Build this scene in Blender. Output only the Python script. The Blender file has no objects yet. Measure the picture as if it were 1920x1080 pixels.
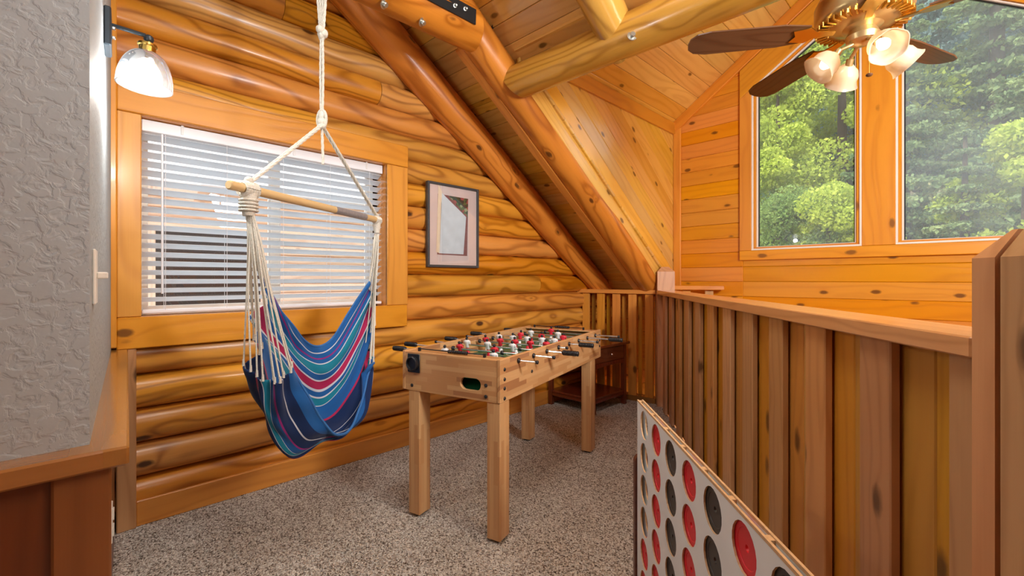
import bpy, bmesh, math, random
import numpy as np
from mathutils import Vector, Matrix

random.seed(7)
rng = np.random.default_rng(11)
PI = math.pi
SC = bpy.context.scene
COL = SC.collection

# ------------------------------------------------------------------ camera
CAMX, CAMY, CAMZ = 2.8, 0.0, 1.15
cam_d = bpy.data.cameras.new('camera')
cam = bpy.data.objects.new('camera', cam_d)
COL.objects.link(cam)
cam.location = (CAMX, CAMY, CAMZ)
cam.rotation_euler = (PI/2, 0, PI/4)
cam_d.sensor_width = 36
cam_d.lens = 845/1920*36
cam_d.shift_y = -0.0086
cam_d.clip_start = 0.05
cam_d.clip_end = 300
SC.camera = cam

# ------------------------------------------------------------------ world, lights, exposure
w = bpy.data.worlds.new('world')
SC.world = w
w.use_nodes = True
bg = w.node_tree.nodes['Background']
bg.inputs[0].default_value = (0.90, 0.95, 1.0, 1)
bg.inputs[1].default_value = 2.1

def sun(name, to, strength, angle, col):
    l = bpy.data.lights.new(name, 'SUN')
    l.energy = strength
    l.angle = math.radians(angle)
    l.color = col
    o = bpy.data.objects.new(name, l)
    COL.objects.link(o)
    o.rotation_euler = Vector(to).to_track_quat('-Z', 'Y').to_euler()
    return o
sun('sun', (0.30, 0.62, -0.78), 2.6, 2, (1.0, 0.95, 0.84))

def area(name, loc, to, size, power, col):
    l = bpy.data.lights.new(name, 'AREA')
    l.shape = 'RECTANGLE'
    l.size, l.size_y = size
    l.energy = power
    l.color = col
    o = bpy.data.objects.new(name, l)
    COL.objects.link(o)
    o.location = loc
    o.rotation_euler = (Vector(to)-Vector(loc)).to_track_quat('-Z', 'Y').to_euler()
    return o
area('flash_stand_in', (3.75, 1.6, 2.0), (1.7, 3.1, 3.0), (.6, .5), 92, (1.0, 0.98, 0.95))  # added fill standing in for a flash, brightens the dormer ceiling
area('flash_stand_in', (4.0, 1.0, 2.6), (1.0, 2.6, .4), (.9, .9), 12, (1.0, 0.98, 0.95))  # second added fill, lifts the log wall side
area('added_overhead_fill', (2.0, .75, 3.25), (2.1, 1.9, 0), (1.0, .8), 34, (1.0, 0.98, 0.95))  # added fill from above for floor and railing, no real fixture

SC.view_settings.view_transform = 'Standard'
SC.view_settings.look = 'None'
SC.view_settings.exposure = 0.17
SC.view_settings.gamma = 1
SC.view_settings.use_curve_mapping = False

# ------------------------------------------------------------------ helpers
WM = {}
def setm(o, M=None, parent=None):
    M = M if M is not None else Matrix.Identity(4)
    WM[o.name] = M.copy()
    if parent is not None:
        o.parent = parent
        o.matrix_basis = WM[parent.name].inverted() @ M
    else:
        o.matrix_basis = M

def link(name, me, mat=None, parent=None, M=None):
    o = bpy.data.objects.new(name, me)
    COL.objects.link(o)
    if mat is not None and me is not None and not me.materials:
        me.materials.append(mat)
    setm(o, M, parent)
    return o

def tag(o, label=None, cat=None, group=None, kind=None):
    if label: o['label'] = label
    if cat: o['category'] = cat
    if group: o['group'] = group
    if kind: o['kind'] = kind
    return o

def thing(name, label, cat, loc=(0, 0, 0), group=None, rotz=0):
    o = bpy.data.objects.new(name, None)
    COL.objects.link(o)
    o.empty_display_size = .05
    setm(o, Matrix.Translation(Vector(loc)) @ Matrix.Rotation(rotz, 4, 'Z'))
    return tag(o, label, cat, group)

def structure(name, loc=(0, 0, 0)):
    o = bpy.data.objects.new(name, None)
    COL.objects.link(o)
    setm(o, Matrix.Translation(Vector(loc)))
    o['kind'] = 'structure'
    return o

def mesh(verts, faces, smooth=False, name='mesh'):
    me = bpy.data.meshes.new(name)
    me.from_pydata([tuple(v) for v in verts], [], faces)
    if smooth:
        me.polygons.foreach_set('use_smooth', [True]*len(me.polygons))
    me.update()
    return me

def frame(o, x, zhint):
    """matrix with local X along x, local Z close to zhint, origin o"""
    x = Vector(x).normalized()
    z = Vector(zhint)
    z = (z - x*z.dot(x)).normalized()
    y = z.cross(x)
    M = Matrix((x, y, z)).transposed().to_4x4()
    M.translation = Vector(o)
    return M

class MB:
    """collects shapes in one mesh"""
    def __init__(s): s.v = []; s.f = []
    def add(s, v, f):
        n = len(s.v)
        s.v += [Vector(p) for p in v]
        s.f += [tuple(i+n for i in q) for q in f]
        return s
    def box(s, lo, hi, c=0.0, M=None):
        lo = Vector(lo); hi = Vector(hi)
        if c <= 0:
            v = [(x, y, z) for x in (lo.x, hi.x) for y in (lo.y, hi.y) for z in (lo.z, hi.z)]
            f = [(0, 1, 3, 2), (4, 6, 7, 5), (0, 4, 5, 1), (2, 3, 7, 6), (0, 2, 6, 4), (1, 5, 7, 3)]
        else:
            bm = bmesh.new()
            bmesh.ops.create_cube(bm, size=1)
            for q in bm.verts:
                q.co = Vector(((lo[i]+hi[i])/2 + q.co[i]*(hi[i]-lo[i]) for i in range(3)))
            c = min(c, min(abs(hi[i]-lo[i]) for i in range(3))*.45)
            bmesh.ops.bevel(bm, geom=bm.edges[:], offset=c, segments=1, affect='EDGES')
            bm.verts.index_update()
            v = [q.co.copy() for q in bm.verts]
            f = [tuple(q.index for q in p.verts) for p in bm.faces]
            bm.free()
        if M is not None: v = [M @ Vector(p) for p in v]
        return s.add(v, f)
    def tube(s, pts, r, n=8, caps=True, jit=0):
        pts = [Vector(p) for p in pts]
        rs = r if isinstance(r, (list, tuple)) else [r]*len(pts)
        v = []; f = []
        t = (pts[1]-pts[0]).normalized()
        up = Vector((0, 0, 1)) if abs(t.z) < .9 else Vector((1, 0, 0))
        a = t.cross(up).normalized()
        for i, p in enumerate(pts):
            if i == 0: t = pts[1]-pts[0]
            elif i == len(pts)-1: t = pts[-1]-pts[-2]
            else: t = (pts[i+1]-pts[i]).normalized()+(pts[i]-pts[i-1]).normalized()
            t.normalize()
            a = (a - t*a.dot(t)).normalized()
            b = t.cross(a)
            for k in range(n):
                an = 2*PI*k/n
                rr = rs[i]*(1+jit*random.uniform(-1, 1))
                v.append(p + a*math.cos(an)*rr + b*math.sin(an)*rr)
        for i in range(len(pts)-1):
            for k in range(n):
                f.append((i*n+k, i*n+(k+1) % n, (i+1)*n+(k+1) % n, (i+1)*n+k))
        if caps:
            f.append(tuple(range(n))[::-1])
            f.append(tuple((len(pts)-1)*n+k for k in range(n)))
        return s.add(v, f)
    def lathe(s, prof, n=20, M=None, ripple=None):
        """prof: (r, z) pairs"""
        v = []; f = []
        for j, (r, z) in enumerate(prof):
            for k in range(n):
                a = 2*PI*k/n
                rr = r*(1+(ripple(j, a) if ripple else 0))
                v.append(Vector((rr*math.cos(a), rr*math.sin(a), z)))
        for j in range(len(prof)-1):
            for k in range(n):
                f.append((j*n+k, j*n+(k+1) % n, (j+1)*n+(k+1) % n, (j+1)*n+k))
        if prof[0][0] > 1e-4: f.append(tuple(range(n))[::-1])
        if prof[-1][0] > 1e-4: f.append(tuple((len(prof)-1)*n+k for k in range(n)))
        if M is not None: v = [M @ p for p in v]
        return s.add(v, f)
    def prism(s, poly, z0, z1, M=None):
        """poly: (x, y) list, extruded between z0 and z1"""
        n = len(poly)
        v = [Vector((x, y, z0)) for x, y in poly]+[Vector((x, y, z1)) for x, y in poly]
        f = [tuple(range(n))[::-1], tuple(range(n, 2*n))]
        for i in range(n):
            j = (i+1) % n
            f.append((i, j, n+j, n+i))
        if M is not None: v = [M @ p for p in v]
        return s.add(v, f)
    def ball(s, c, r, n=10, m=6, sc=(1, 1, 1)):
        prof = [(math.sin(PI*j/m)*r, -math.cos(PI*j/m)*r) for j in range(m+1)]
        M = Matrix.Translation(Vector(c)) @ Matrix.Diagonal((sc[0], sc[1], sc[2], 1))
        return s.lathe(prof, n, M)
    def out(s, name, mat, parent=None, M=None, smooth=False, local=None):
        """local: matrix whose frame becomes the object's own (verts are in world unless M given)"""
        v = s.v
        if local is not None:
            inv = local.inverted()
            v = [inv @ p for p in v]
            M = local
        me = mesh(v, s.f, smooth)
        if smooth:
            set_sharp(me)
        return link(name, me, mat, parent, M)

def set_sharp(me, ang=40):
    try:
        me.set_sharp_from_angle(angle=math.radians(ang))
    except Exception:
        pass

def bevbox(name, lo, hi, mat, parent=None, c=.003, M=None, grain=None):
    """box in world (or in M's frame); local X runs along the longest side (grain)"""
    lo = Vector(lo); hi = Vector(hi)
    d = hi-lo
    ax = grain if grain is not None else max(range(3), key=lambda i: d[i])
    ctr = (lo+hi)/2
    B = M if M is not None else Matrix.Identity(4)
    e = [Vector((1, 0, 0)), Vector((0, 1, 0)), Vector((0, 0, 1))]
    F = frame(ctr, e[ax], e[(ax+2) % 3])
    L = B @ F
    m = MB().box(lo, hi, c)
    inv = F.inverted()
    me = mesh([inv @ p for p in m.v], m.f)
    return link(name, me, mat, parent, L)

# --- board fields ---------------------------------------------------
def clip2(poly, a, b, c):
    """keep a*x+b*y<=c"""
    out = []
    n = len(poly)
    for i in range(n):
        p, q = poly[i], poly[(i+1) % n]
        dp = a*p[0]+b*p[1]-c; dq = a*q[0]+b*q[1]-c
        if dp <= 1e-9: out.append(p)
        if (dp < -1e-9 and dq > 1e-9) or (dp > 1e-9 and dq < -1e-9):
            t = dp/(dp-dq)
            out.append((p[0]+(q[0]-p[0])*t, p[1]+(q[1]-p[1])*t))
    return out
def area2(poly):
    return sum(poly[i][0]*poly[(i+1) % len(poly)][1]-poly[(i+1) % len(poly)][0]*poly[i][1] for i in range(len(poly)))/2
def inset2(poly, d):
    if area2(poly) < 0: poly = poly[::-1]
    res = poly
    n = len(poly)
    for i in range(n):
        p, q = poly[i], poly[(i+1) % n]
        ex, ey = q[0]-p[0], q[1]-p[1]
        L = math.hypot(ex, ey)
        if L < 1e-7: continue
        nx, ny = ey/L, -ex/L
        res = clip2(res, nx, ny, nx*p[0]+ny*p[1]-d)
        if len(res) < 3: return []
    return res
def board(name, poly, F, t, mat, parent, c=.004):
    """convex 2D polygon in frame F (face at z=0, body behind), chamfered edges"""
    if area2(poly) < 0: poly = poly[::-1]
    cl = []
    for p in poly:
        if not cl or math.hypot(p[0]-cl[-1][0], p[1]-cl[-1][1]) > .003: cl.append(p)
    if len(cl) > 2 and math.hypot(cl[0][0]-cl[-1][0], cl[0][1]-cl[-1][1]) <= .003: cl.pop()
    poly = cl
    if len(poly) < 3 or abs(area2(poly)) < 2e-4: return None
    cx = sum(p[0] for p in poly)/len(poly); cy = sum(p[1] for p in poly)/len(poly)
    poly = [(p[0]-cx, p[1]-cy) for p in poly]
    n = len(poly)
    ins = inset2(poly, c)
    v = [(x, y, -t) for x, y in poly]+[(x, y, -c) for x, y in poly]
    f = [tuple(range(n))[::-1]]
    for i in range(n):
        j = (i+1) % n
        f.append((i, j, n+j, n+i))
    if len(ins) == n:
        # align inset start with poly start
        k = min(range(n), key=lambda k: (ins[k][0]-poly[0][0])**2+(ins[k][1]-poly[0][1])**2)
        ins = ins[k:]+ins[:k]
        v += [(x, y, 0) for x, y in ins]
        for i in range(n):
            j = (i+1) % n
            f.append((n+i, n+j, 2*n+j, 2*n+i))
        f.append(tuple(range(2*n, 3*n)))
    else:
        f.append(tuple(range(n, 2*n)))
    me = mesh(v, f)
    return link(name, me, mat, parent, F @ Matrix.Translation((cx, cy, 0)))
def boards(name, poly3, normal, grain, width, t, mat, parent, c=.004, phase=0, gap=.0015, maxlen=None):
    """fills a convex planar polygon with boards running along grain"""
    o = Vector(poly3[0])
    F = frame(o, grain, normal)
    inv = F.inverted()
    P = [((inv @ Vector(p)).x, (inv @ Vector(p)).y) for p in poly3]
    y0 = min(p[1] for p in P); y1 = max(p[1] for p in P)
    k = math.floor((y0-phase)/width)
    out = []
    while phase+k*width < y1:
        a = phase+k*width; b = a+width
        q = clip2(P, 0, -1, -(a+gap/2)); q = clip2(q, 0, 1, b-gap/2) if len(q) > 2 else q
        if len(q) > 2:
            if maxlen:
                xa = min(p[0] for p in q); xb = max(p[0] for p in q)
                cuts = [xa]
                cur = xa+random.uniform(.4, 1)*maxlen
                while cur < xb-.35:
                    cuts.append(cur); cur += random.uniform(.6, 1)*maxlen
                cuts.append(xb)
                for i in range(len(cuts)-1):
                    r = clip2(q, -1, 0, -(cuts[i]+gap/3)); r = clip2(r, 1, 0, cuts[i+1]-gap/3)
                    if len(r) > 2: out.append(board(name, r, F, t, mat, parent, c))
            else:
                out.append(board(name, q, F, t, mat, parent, c))
        k += 1
    return [x for x in out if x]

def catmull(pts, n):
    pts = [Vector(p) for p in pts]
    P = [pts[0]*2-pts[1]]+pts+[pts[-1]*2-pts[-2]]
    m = len(pts)-1
    out = []
    for i in range(n+1):
        t = i/n*m
        k = min(int(t), m-1); u = t-k
        a, b, c, d = P[k:k+4]
        out.append(.5*((2*b)+(c-a)*u+(2*a-5*b+4*c-d)*u*u+(3*b-a-3*c+d)*u**3))
    return out

def W(px, py, Y):
    """the room point that lies at photograph pixel (px, py) at depth Y metres"""
    X = (px-960)/845*Y; Z = CAMZ+(523.5-py)/845*Y
    return Vector((CAMX+(X-Y)*.70710678, (X+Y)*.70710678, Z))
def CW(X, Y, Z):
    return Vector((CAMX+(X-Y)*.70710678, (X+Y)*.70710678, Z))

# ------------------------------------------------------------------ materials
class NT:
    def __init__(s, name):
        s.m = bpy.data.materials.new(name); s.m.use_nodes = True
        s.t = s.m.node_tree; s.N = s.t.nodes; s.L = s.t.links
        s.b = s.N['Principled BSDF']
    def n(s, typ, **kw):
        x = s.N.new(typ)
        for k, v in kw.items():
            if k.startswith('i_'):
                x.inputs[k[2:].replace('_', ' ')].default_value = v
            else: setattr(x, k, v)
        return x
    def l(s, a, b): s.L.new(a, b)
    def math(s, op, a, b=None, c=None, clamp=False):
        x = s.N.new('ShaderNodeMath'); x.operation = op; x.use_clamp = clamp
        for i, q in enumerate((a, b, c)):
            if q is None: continue
            if isinstance(q, (int, float)): x.inputs[i].default_value = q
            else: s.l(q, x.inputs[i])
        return x.outputs[0]
    def vmath(s, op, a, b=None):
        x = s.N.new('ShaderNodeVectorMath'); x.operation = op
        for i, q in enumerate((a, b)):
            if q is None: continue
            if isinstance(q, tuple): x.inputs[i].default_value = q
            else: s.l(q, x.inputs[i])
        return x.outputs[0]
    def mix(s, f, a, b, mode='MIX'):
        x = s.N.new('ShaderNodeMix'); x.data_type = 'RGBA'; x.blend_type = mode
        for sock, q in ((x.inputs[0], f), (x.inputs[6], a), (x.inputs[7], b)):
            if isinstance(q, (int, float)): sock.default_value = q
            elif isinstance(q, tuple): sock.default_value = q if len(q) == 4 else (*q, 1)
            else: s.l(q, sock)
        return x.outputs[2]
    def ramp(s, f, stops, interp='LINEAR'):
        x = s.N.new('ShaderNodeValToRGB'); cr = x.color_ramp; cr.interpolation = interp
        while len(cr.elements) < len(stops): cr.elements.new(.5)
        for e, (p, c) in zip(cr.elements, stops):
            e.position = p; e.color = c if len(c) == 4 else (*c, 1)
        s.l(f, x.inputs[0])
        return x.outputs[0]
    def obj(s): return s.n('ShaderNodeTexCoord').outputs['Object']
    def rnd(s): return s.n('ShaderNodeObjectInfo').outputs['Random']
    def noise(s, vec, scale, detail=3, rough=.5, dist=0):
        x = s.n('ShaderNodeTexNoise'); x.inputs['Scale'].default_value = scale
        x.inputs['Detail'].default_value = detail; x.inputs['Roughness'].default_value = rough
        x.inputs['Distortion'].default_value = dist
        s.l(vec, x.inputs['Vector'])
        return x.outputs['Fac']
    def bump(s, h, strength, dist=.01):
        x = s.n('ShaderNodeBump'); x.inputs['Strength'].default_value = strength
        x.inputs['Distance'].default_value = dist
        s.l(h, x.inputs['Height']); s.l(x.outputs[0], s.b.inputs['Normal'])
    def set(s, **kw):
        for k, v in kw.items():
            s.b.inputs[k.replace('_', ' ')].default_value = v
        return s

def wood(name, light, dark, ring=34, knots=.8, rough=.35, vary=.35, knotr=.022, bump=.15, fine=.25, contrast=1.0, spec=.5, coat=0.0, kd=1.0):
    t = NT(name)
    co = t.obj(); rn = t.rnd()
    wn = t.n('ShaderNodeTexWhiteNoise', noise_dimensions='1D'); t.l(rn, wn.inputs['W'])
    off = t.vmath('MULTIPLY', wn.outputs['Color'], (37.0, 0.0, 0.0))
    p = t.vmath('ADD', co, off)
    # knots: sparse voronoi cells, stretched a little along the grain
    kv = t.vmath('MULTIPLY', p, (2.6*kd, 5.2*kd, 5.2*kd))
    kv = t.vmath('ADD', kv, t.vmath('MULTIPLY', wn.outputs['Color'], (0.0, 17.0, 9.0)))
    vo = t.n('ShaderNodeTexVoronoi'); vo.inputs['Scale'].default_value = 1.0
    t.l(kv, vo.inputs['Vector'])
    d = vo.outputs['Distance']
    kn = t.noise(kv, 9, 2)
    d2 = t.math('ADD', d, t.math('MULTIPLY', t.math('SUBTRACT', kn, .5), .05))
    core = t.math('SUBTRACT', 1, t.math('MULTIPLY', t.math('SUBTRACT', d2, knotr*3.2), 1/(knotr*2.2), clamp=True), clamp=True)
    core = t.math('MULTIPLY', core, knots)
    halo = t.math('SUBTRACT', 1, t.math('MULTIPLY', d, 2.4), clamp=True)
    halo = t.math('POWER', halo, 2.5)
    # growth rings: distance from a wandering pith line
    n1 = t.n('ShaderNodeTexNoise'); n1.inputs['Scale'].default_value = 1.0; n1.inputs['Detail'].default_value = 1.5
    t.l(t.vmath('MULTIPLY', p, (1.0, 3.6, 3.6)), n1.inputs['Vector'])
    wob = t.vmath('MULTIPLY', t.vmath('SUBTRACT', n1.outputs['Color'], (.5, .5, .5)), (0.0, .20, .20))
    q = t.vmath('MULTIPLY', p, (0.03, 1.0, 1.0))
    sh = t.vmath('MULTIPLY', t.vmath('SUBTRACT', wn.outputs['Color'], (.5, .5, .5)), (0.0, .12, .10))
    q = t.vmath('ADD', t.vmath('ADD', q, wob), sh)
    q = t.vmath('MULTIPLY', q, (0.0, 1.0, 1.0))
    le = t.n('ShaderNodeVectorMath', operation='LENGTH'); t.l(q, le.inputs[0])
    rr = t.math('ADD', le.outputs['Value'], t.math('MULTIPLY', halo, .05))
    ph = t.math('MULTIPLY', rr, ring*2*PI)
    sn = t.math('SINE', ph)
    sn = t.math('MULTIPLY', t.math('ADD', sn, 1), .5)
    sn = t.math('POWER', sn, 3.2)
    fib = t.noise(t.vmath('MULTIPLY', p, (3.0, 150.0, 150.0)), 1, 3, .6)
    blot = t.noise(t.vmath('MULTIPLY', p, (2.0, 9.0, 9.0)), 1, 3, .55)
    f = t.math('MULTIPLY', sn, .62*contrast)
    f = t.math('ADD', f, t.math('MULTIPLY', t.math('SUBTRACT', fib, .5), fine))
    f = t.math('ADD', f, t.math('MULTIPLY', t.math('SUBTRACT', blot, .42), .55), clamp=True)
    c = t.mix(f, light, dark)
    # each piece a little different in tone
    sep = t.n('ShaderNodeSeparateColor'); t.l(wn.outputs['Color'], sep.inputs[0])
    hs = t.n('ShaderNodeHueSaturation')
    t.l(t.math('ADD', t.math('MULTIPLY', t.math('SUBTRACT', sep.outputs[1], .5), .016), .5), hs.inputs['Hue'])
    t.l(t.math('ADD', t.math('MULTIPLY', t.math('SUBTRACT', sep.outputs[2], .5), vary*.5), 1), hs.inputs['Saturation'])
    t.l(t.math('ADD', t.math('MULTIPLY', t.math('SUBTRACT', sep.outputs[0], .5), vary), 1), hs.inputs['Value'])
    t.l(c, hs.inputs['Color'])
    c = t.mix(t.math('MULTIPLY', halo, .35), hs.outputs[0], dark)
    c = t.mix(core, c, (dark[0]*.16+.006, dark[1]*.14+.003, dark[2]*.14+.002))
    t.l(c, t.b.inputs['Base Color'])
    t.set(Roughness=rough, Specular_IOR_Level=spec, Coat_Weight=coat, Coat_Roughness=.12)
    h = t.math('ADD', t.math('MULTIPLY', sn, -.5), t.math('MULTIPLY', fib, .5))
    t.bump(h, bump, .004)
    return t.m

def plain(name, col, rough=.5, metal=0, spec=.5, bump=0, bscale=60, vary=0, **kw):
    t = NT(name)
    t.set(Base_Color=(*col, 1), Roughness=rough, Metallic=metal, Specular_IOR_Level=spec)
    for k, v in kw.items(): t.b.inputs[k.replace('_', ' ')].default_value = v
    n = t.noise(t.obj(), bscale, 3)
    c = t.mix(n, tuple(x*(1-.12-vary) for x in col), tuple(min(1, x*(1+.08+vary)) for x in col))
    t.l(c, t.b.inputs['Base Color'])
    if bump: t.bump(n, bump, .004)
    return t.m

M_ = {}
M_['log'] = wood('log_pine', (.68, .295, .042), (.29, .092, .009), ring=34, rough=.36, vary=.22, contrast=1.1, knots=.95, spec=.5, coat=.10)
M_['rafter'] = wood('rafter_pine', (.68, .265, .042), (.32, .09, .010), ring=32, rough=.33, vary=.18, contrast=1.0, spec=.5, coat=.12, kd=1.3)
M_['beam'] = wood('beam_pine', (.58, .30, .055), (.28, .115, .016), ring=34, rough=.22, vary=.1, contrast=.95, spec=.6, coat=.3)
M_['ceil'] = wood('ceiling_pine', (.76, .43, .080), (.54, .265, .035), ring=22, rough=.24, vary=.28, contrast=.55, spec=.7, coat=.6, kd=1.5, knotr=.027)
M_['plank'] = wood('wall_plank_pine', (.70, .275, .022), (.50, .15, .010), ring=20, rough=.3, vary=.16, contrast=.5, spec=.5, coat=.15, kd=1.5, knotr=.027)
M_['trim'] = wood('trim_pine', (.70, .285, .035), (.46, .145, .014), ring=22, rough=.32, vary=.12, contrast=.55, coat=.15)
M_['otrim'] = wood('orange_trim_pine', (.72, .28, .022), (.52, .155, .011), ring=18, rough=.35, vary=.1, contrast=.5, knots=.7)
M_['rail'] = wood('railing_pine', (.56, .295, .12), (.35, .155, .05), ring=30, rough=.42, vary=.3, contrast=.6, coat=.05, kd=1.25, knotr=.032)
M_['railcap'] = wood('railing_cap_pine', (.66, .36, .155), (.42, .195, .07), ring=30, rough=.3, vary=.1, contrast=.6, coat=.8, knots=.4)
M_['recess'] = wood('railing_back_pine', (.52, .24, .036), (.32, .12, .014), ring=22, rough=.4, vary=.25, contrast=.5, kd=1.25, knotr=.034)
M_['stile'] = wood('wainscot_stile_pine', (.22, .075, .016), (.13, .036, .006), ring=16, rough=.3, vary=.1, contrast=.5, knots=.3)
M_['wains'] = wood('wainscot_pine', (.14, .038, .007), (.075, .017, .003), ring=16, rough=.35, vary=.1, contrast=.5, knotr=.03)
M_['cap'] = wood('wainscot_cap_pine', (.34, .135, .035), (.20, .065, .014), ring=16, rough=.2, vary=.1, contrast=.5, knots=.4, coat=.4)
M_['mahog'] = wood('mahogany', (.17, .030, .010), (.08, .010, .004), ring=26, rough=.25, vary=.08, contrast=.6, knots=0, coat=.4)
M_['leg'] = wood('stained_leg', (.13, .035, .014), (.07, .015, .006), ring=26, rough=.35, vary=.1, knots=0)
M_['bar'] = wood('bar_wood', (.66, .45, .23), (.50, .31, .14), ring=40, rough=.35, vary=.0, knots=0, contrast=.4)
M_['blade'] = wood('blade_wood', (.10, .045, .02), (.06, .022, .01), ring=40, rough=.35, vary=.0, knots=0)

def butcher():
    t = NT('butcher_block')
    co = t.obj()
    sp = t.n('ShaderNodeSeparateXYZ'); t.l(co, sp.inputs[0])
    row = t.math('FLOOR', t.math('MULTIPLY', t.math('ADD', sp.outputs[1], t.math('MULTIPLY', sp.outputs[2], 1.0)), 1/.021))
    w1 = t.n('ShaderNodeTexWhiteNoise', noise_dimensions='1D'); t.l(row, w1.inputs['W'])
    col = t.math('FLOOR', t.math('ADD', t.math('MULTIPLY', sp.outputs[0], 1/.19), t.math('MULTIPLY', w1.outputs['Value'], 9)))
    cb = t.n('ShaderNodeCombineXYZ'); t.l(row, cb.inputs[0]); t.l(col, cb.inputs[1])
    w2 = t.n('ShaderNodeTexWhiteNoise', noise_dimensions='3D'); t.l(cb.outputs[0], w2.inputs['Vector'])
    c = t.ramp(w2.outputs['Value'], [(0, (.60, .33, .14)), (.35, (.68, .40, .18)), (.62, (.55, .28, .11)), (.86, (.62, .35, .15)), (.9, (.38, .17, .07))], 'CONSTANT')
    gr = t.noise(t.vmath('MULTIPLY', co, (6, 160, 160)), 1, 3)
    c = t.mix(t.math('MULTIPLY', gr, .5), c, (.42, .2, .08), 'MIX')
    t.l(c, t.b.inputs['Base Color']); t.set(Roughness=.32)
    return t.m
M_['block'] = butcher()

def carpet():
    t = NT('carpet')
    co = t.obj()
    v1 = t.n('ShaderNodeTexVoronoi'); v1.inputs['Scale'].default_value = 170; t.l(co, v1.inputs['Vector'])
    sep = t.n('ShaderNodeSeparateColor'); t.l(v1.outputs['Color'], sep.inputs[0])
    n2 = t.noise(co, 90, 3, .7)
    n3 = t.noise(co, 5, 3)
    f = t.math('ADD', t.math('MULTIPLY', sep.outputs[0], .62), t.math('MULTIPLY', n2, .38))
    f = t.math('ADD', f, t.math('MULTIPLY', t.math('SUBTRACT', n3, .5), .12))
    c = t.ramp(f, [(.14, (.05, .036, .027)), (.27, (.26, .205, .165)), (.42, (.54, .465, .39)), (.62, (.80, .73, .65)), (.86, (.98, .95, .88))])
    t.l(c, t.b.inputs['Base Color']); t.set(Roughness=.95, Specular_IOR_Level=.1)
    t.bump(t.math('ADD', t.math('MULTIPLY', n2, .6), t.math('MULTIPLY', v1.outputs['Distance'], -.6)), 1.0, .012)
    return t.m
M_['carpet'] = carpet()

def plaster():
    t = NT('knockdown_plaster')
    co = t.obj()
    n = t.noise(co, 48, 3, .5, .5)
    n2 = t.noise(co, 70, 2)
    h = t.math('ADD', t.ramp(n, [(.42, (0, 0, 0)), (.56, (1, 1, 1))]), t.math('MULTIPLY', n2, .3))
    t.set(Base_Color=(.35, .40, .43, 1), Roughness=.6)
    t.bump(h, .38, .003)
    return t.m
M_['plaster'] = plaster()
M_['white'] = plain('white_slat', (.84, .87, .92), .3, bscale=5)
def slatmat():
    t = NT('translucent_white_slat'); out = t.N['Material Output']
    t.set(Base_Color=(.85, .89, .95, 1), Roughness=.3)
    tl = t.n('ShaderNodeBsdfTranslucent'); tl.inputs[0].default_value = (.92, .97, 1, 1)
    m = t.n('ShaderNodeMixShader'); m.inputs[0].default_value = .75
    t.l(t.b.outputs[0], m.inputs[1]); t.l(tl.outputs[0], m.inputs[2]); t.l(m.outputs[0], out.inputs['Surface'])
    return t.m
M_['slat'] = slatmat()
M_['whiteframe'] = plain('white_vinyl', (.82, .78, .70), .4, bscale=5)
M_['black'] = plain('black_rubber', (.012, .013, .016), .35, bscale=30)
M_['dmetal'] = plain('dark_bracket_steel', (.03, .033, .035), .4, .6, bscale=20)
M_['lamp_metal'] = plain('slate_metal', (.05, .065, .08), .35, .5, bscale=20)
M_['chrome'] = plain('chrome_rod', (.80, .79, .76), .18, 1.0, bscale=10)
M_['zinc'] = plain('zinc_bolt', (.50, .52, .48), .35, .9, bscale=90)
M_['brass'] = plain('brass', (.72, .47, .12), .22, 1.0, bscale=10)
M_['fanbrass'] = plain('antique_brass', (.60, .43, .20), .3, .85, bscale=10)
M_['rope'] = plain('cotton_rope', (.72, .69, .60), .85, bump=.8, bscale=260, vary=.12)
M_['green'] = plain('playfield_green', (.010, .13, .055), .35, bscale=8)
M_['redp'] = plain('red_plastic', (.62, .02, .04), .35, bscale=40)
M_['whitep'] = plain('white_plastic', (.80, .80, .80), .35, bscale=40)
M_['discred'] = plain('red_disc_plastic', (.68, .012, .028), .4, bscale=14)
M_['discblack'] = plain('charcoal_disc_plastic', (.035, .034, .034), .42, bscale=14)
M_['boardwhite'] = plain('white_painted_board', (.80, .83, .83), .45, bscale=6, vary=.03)
M_['ply'] = plain('raw_plywood_edge', (.60, .38, .20), .6, bscale=120, vary=.15)
M_['frame'] = plain('grey_picture_frame', (.07, .075, .08), .3, .3, bscale=20)
M_['mat'] = plain('picture_mat', (.66, .55, .52), .7, bscale=8)
M_['outlet'] = plain('ivory_plastic', (.78, .76, .70), .35, bscale=10)
M_['tape'] = plain('grey_duct_tape', (.34, .34, .36), .35, .35, bscale=90, bump=.3, vary=.15)

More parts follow.
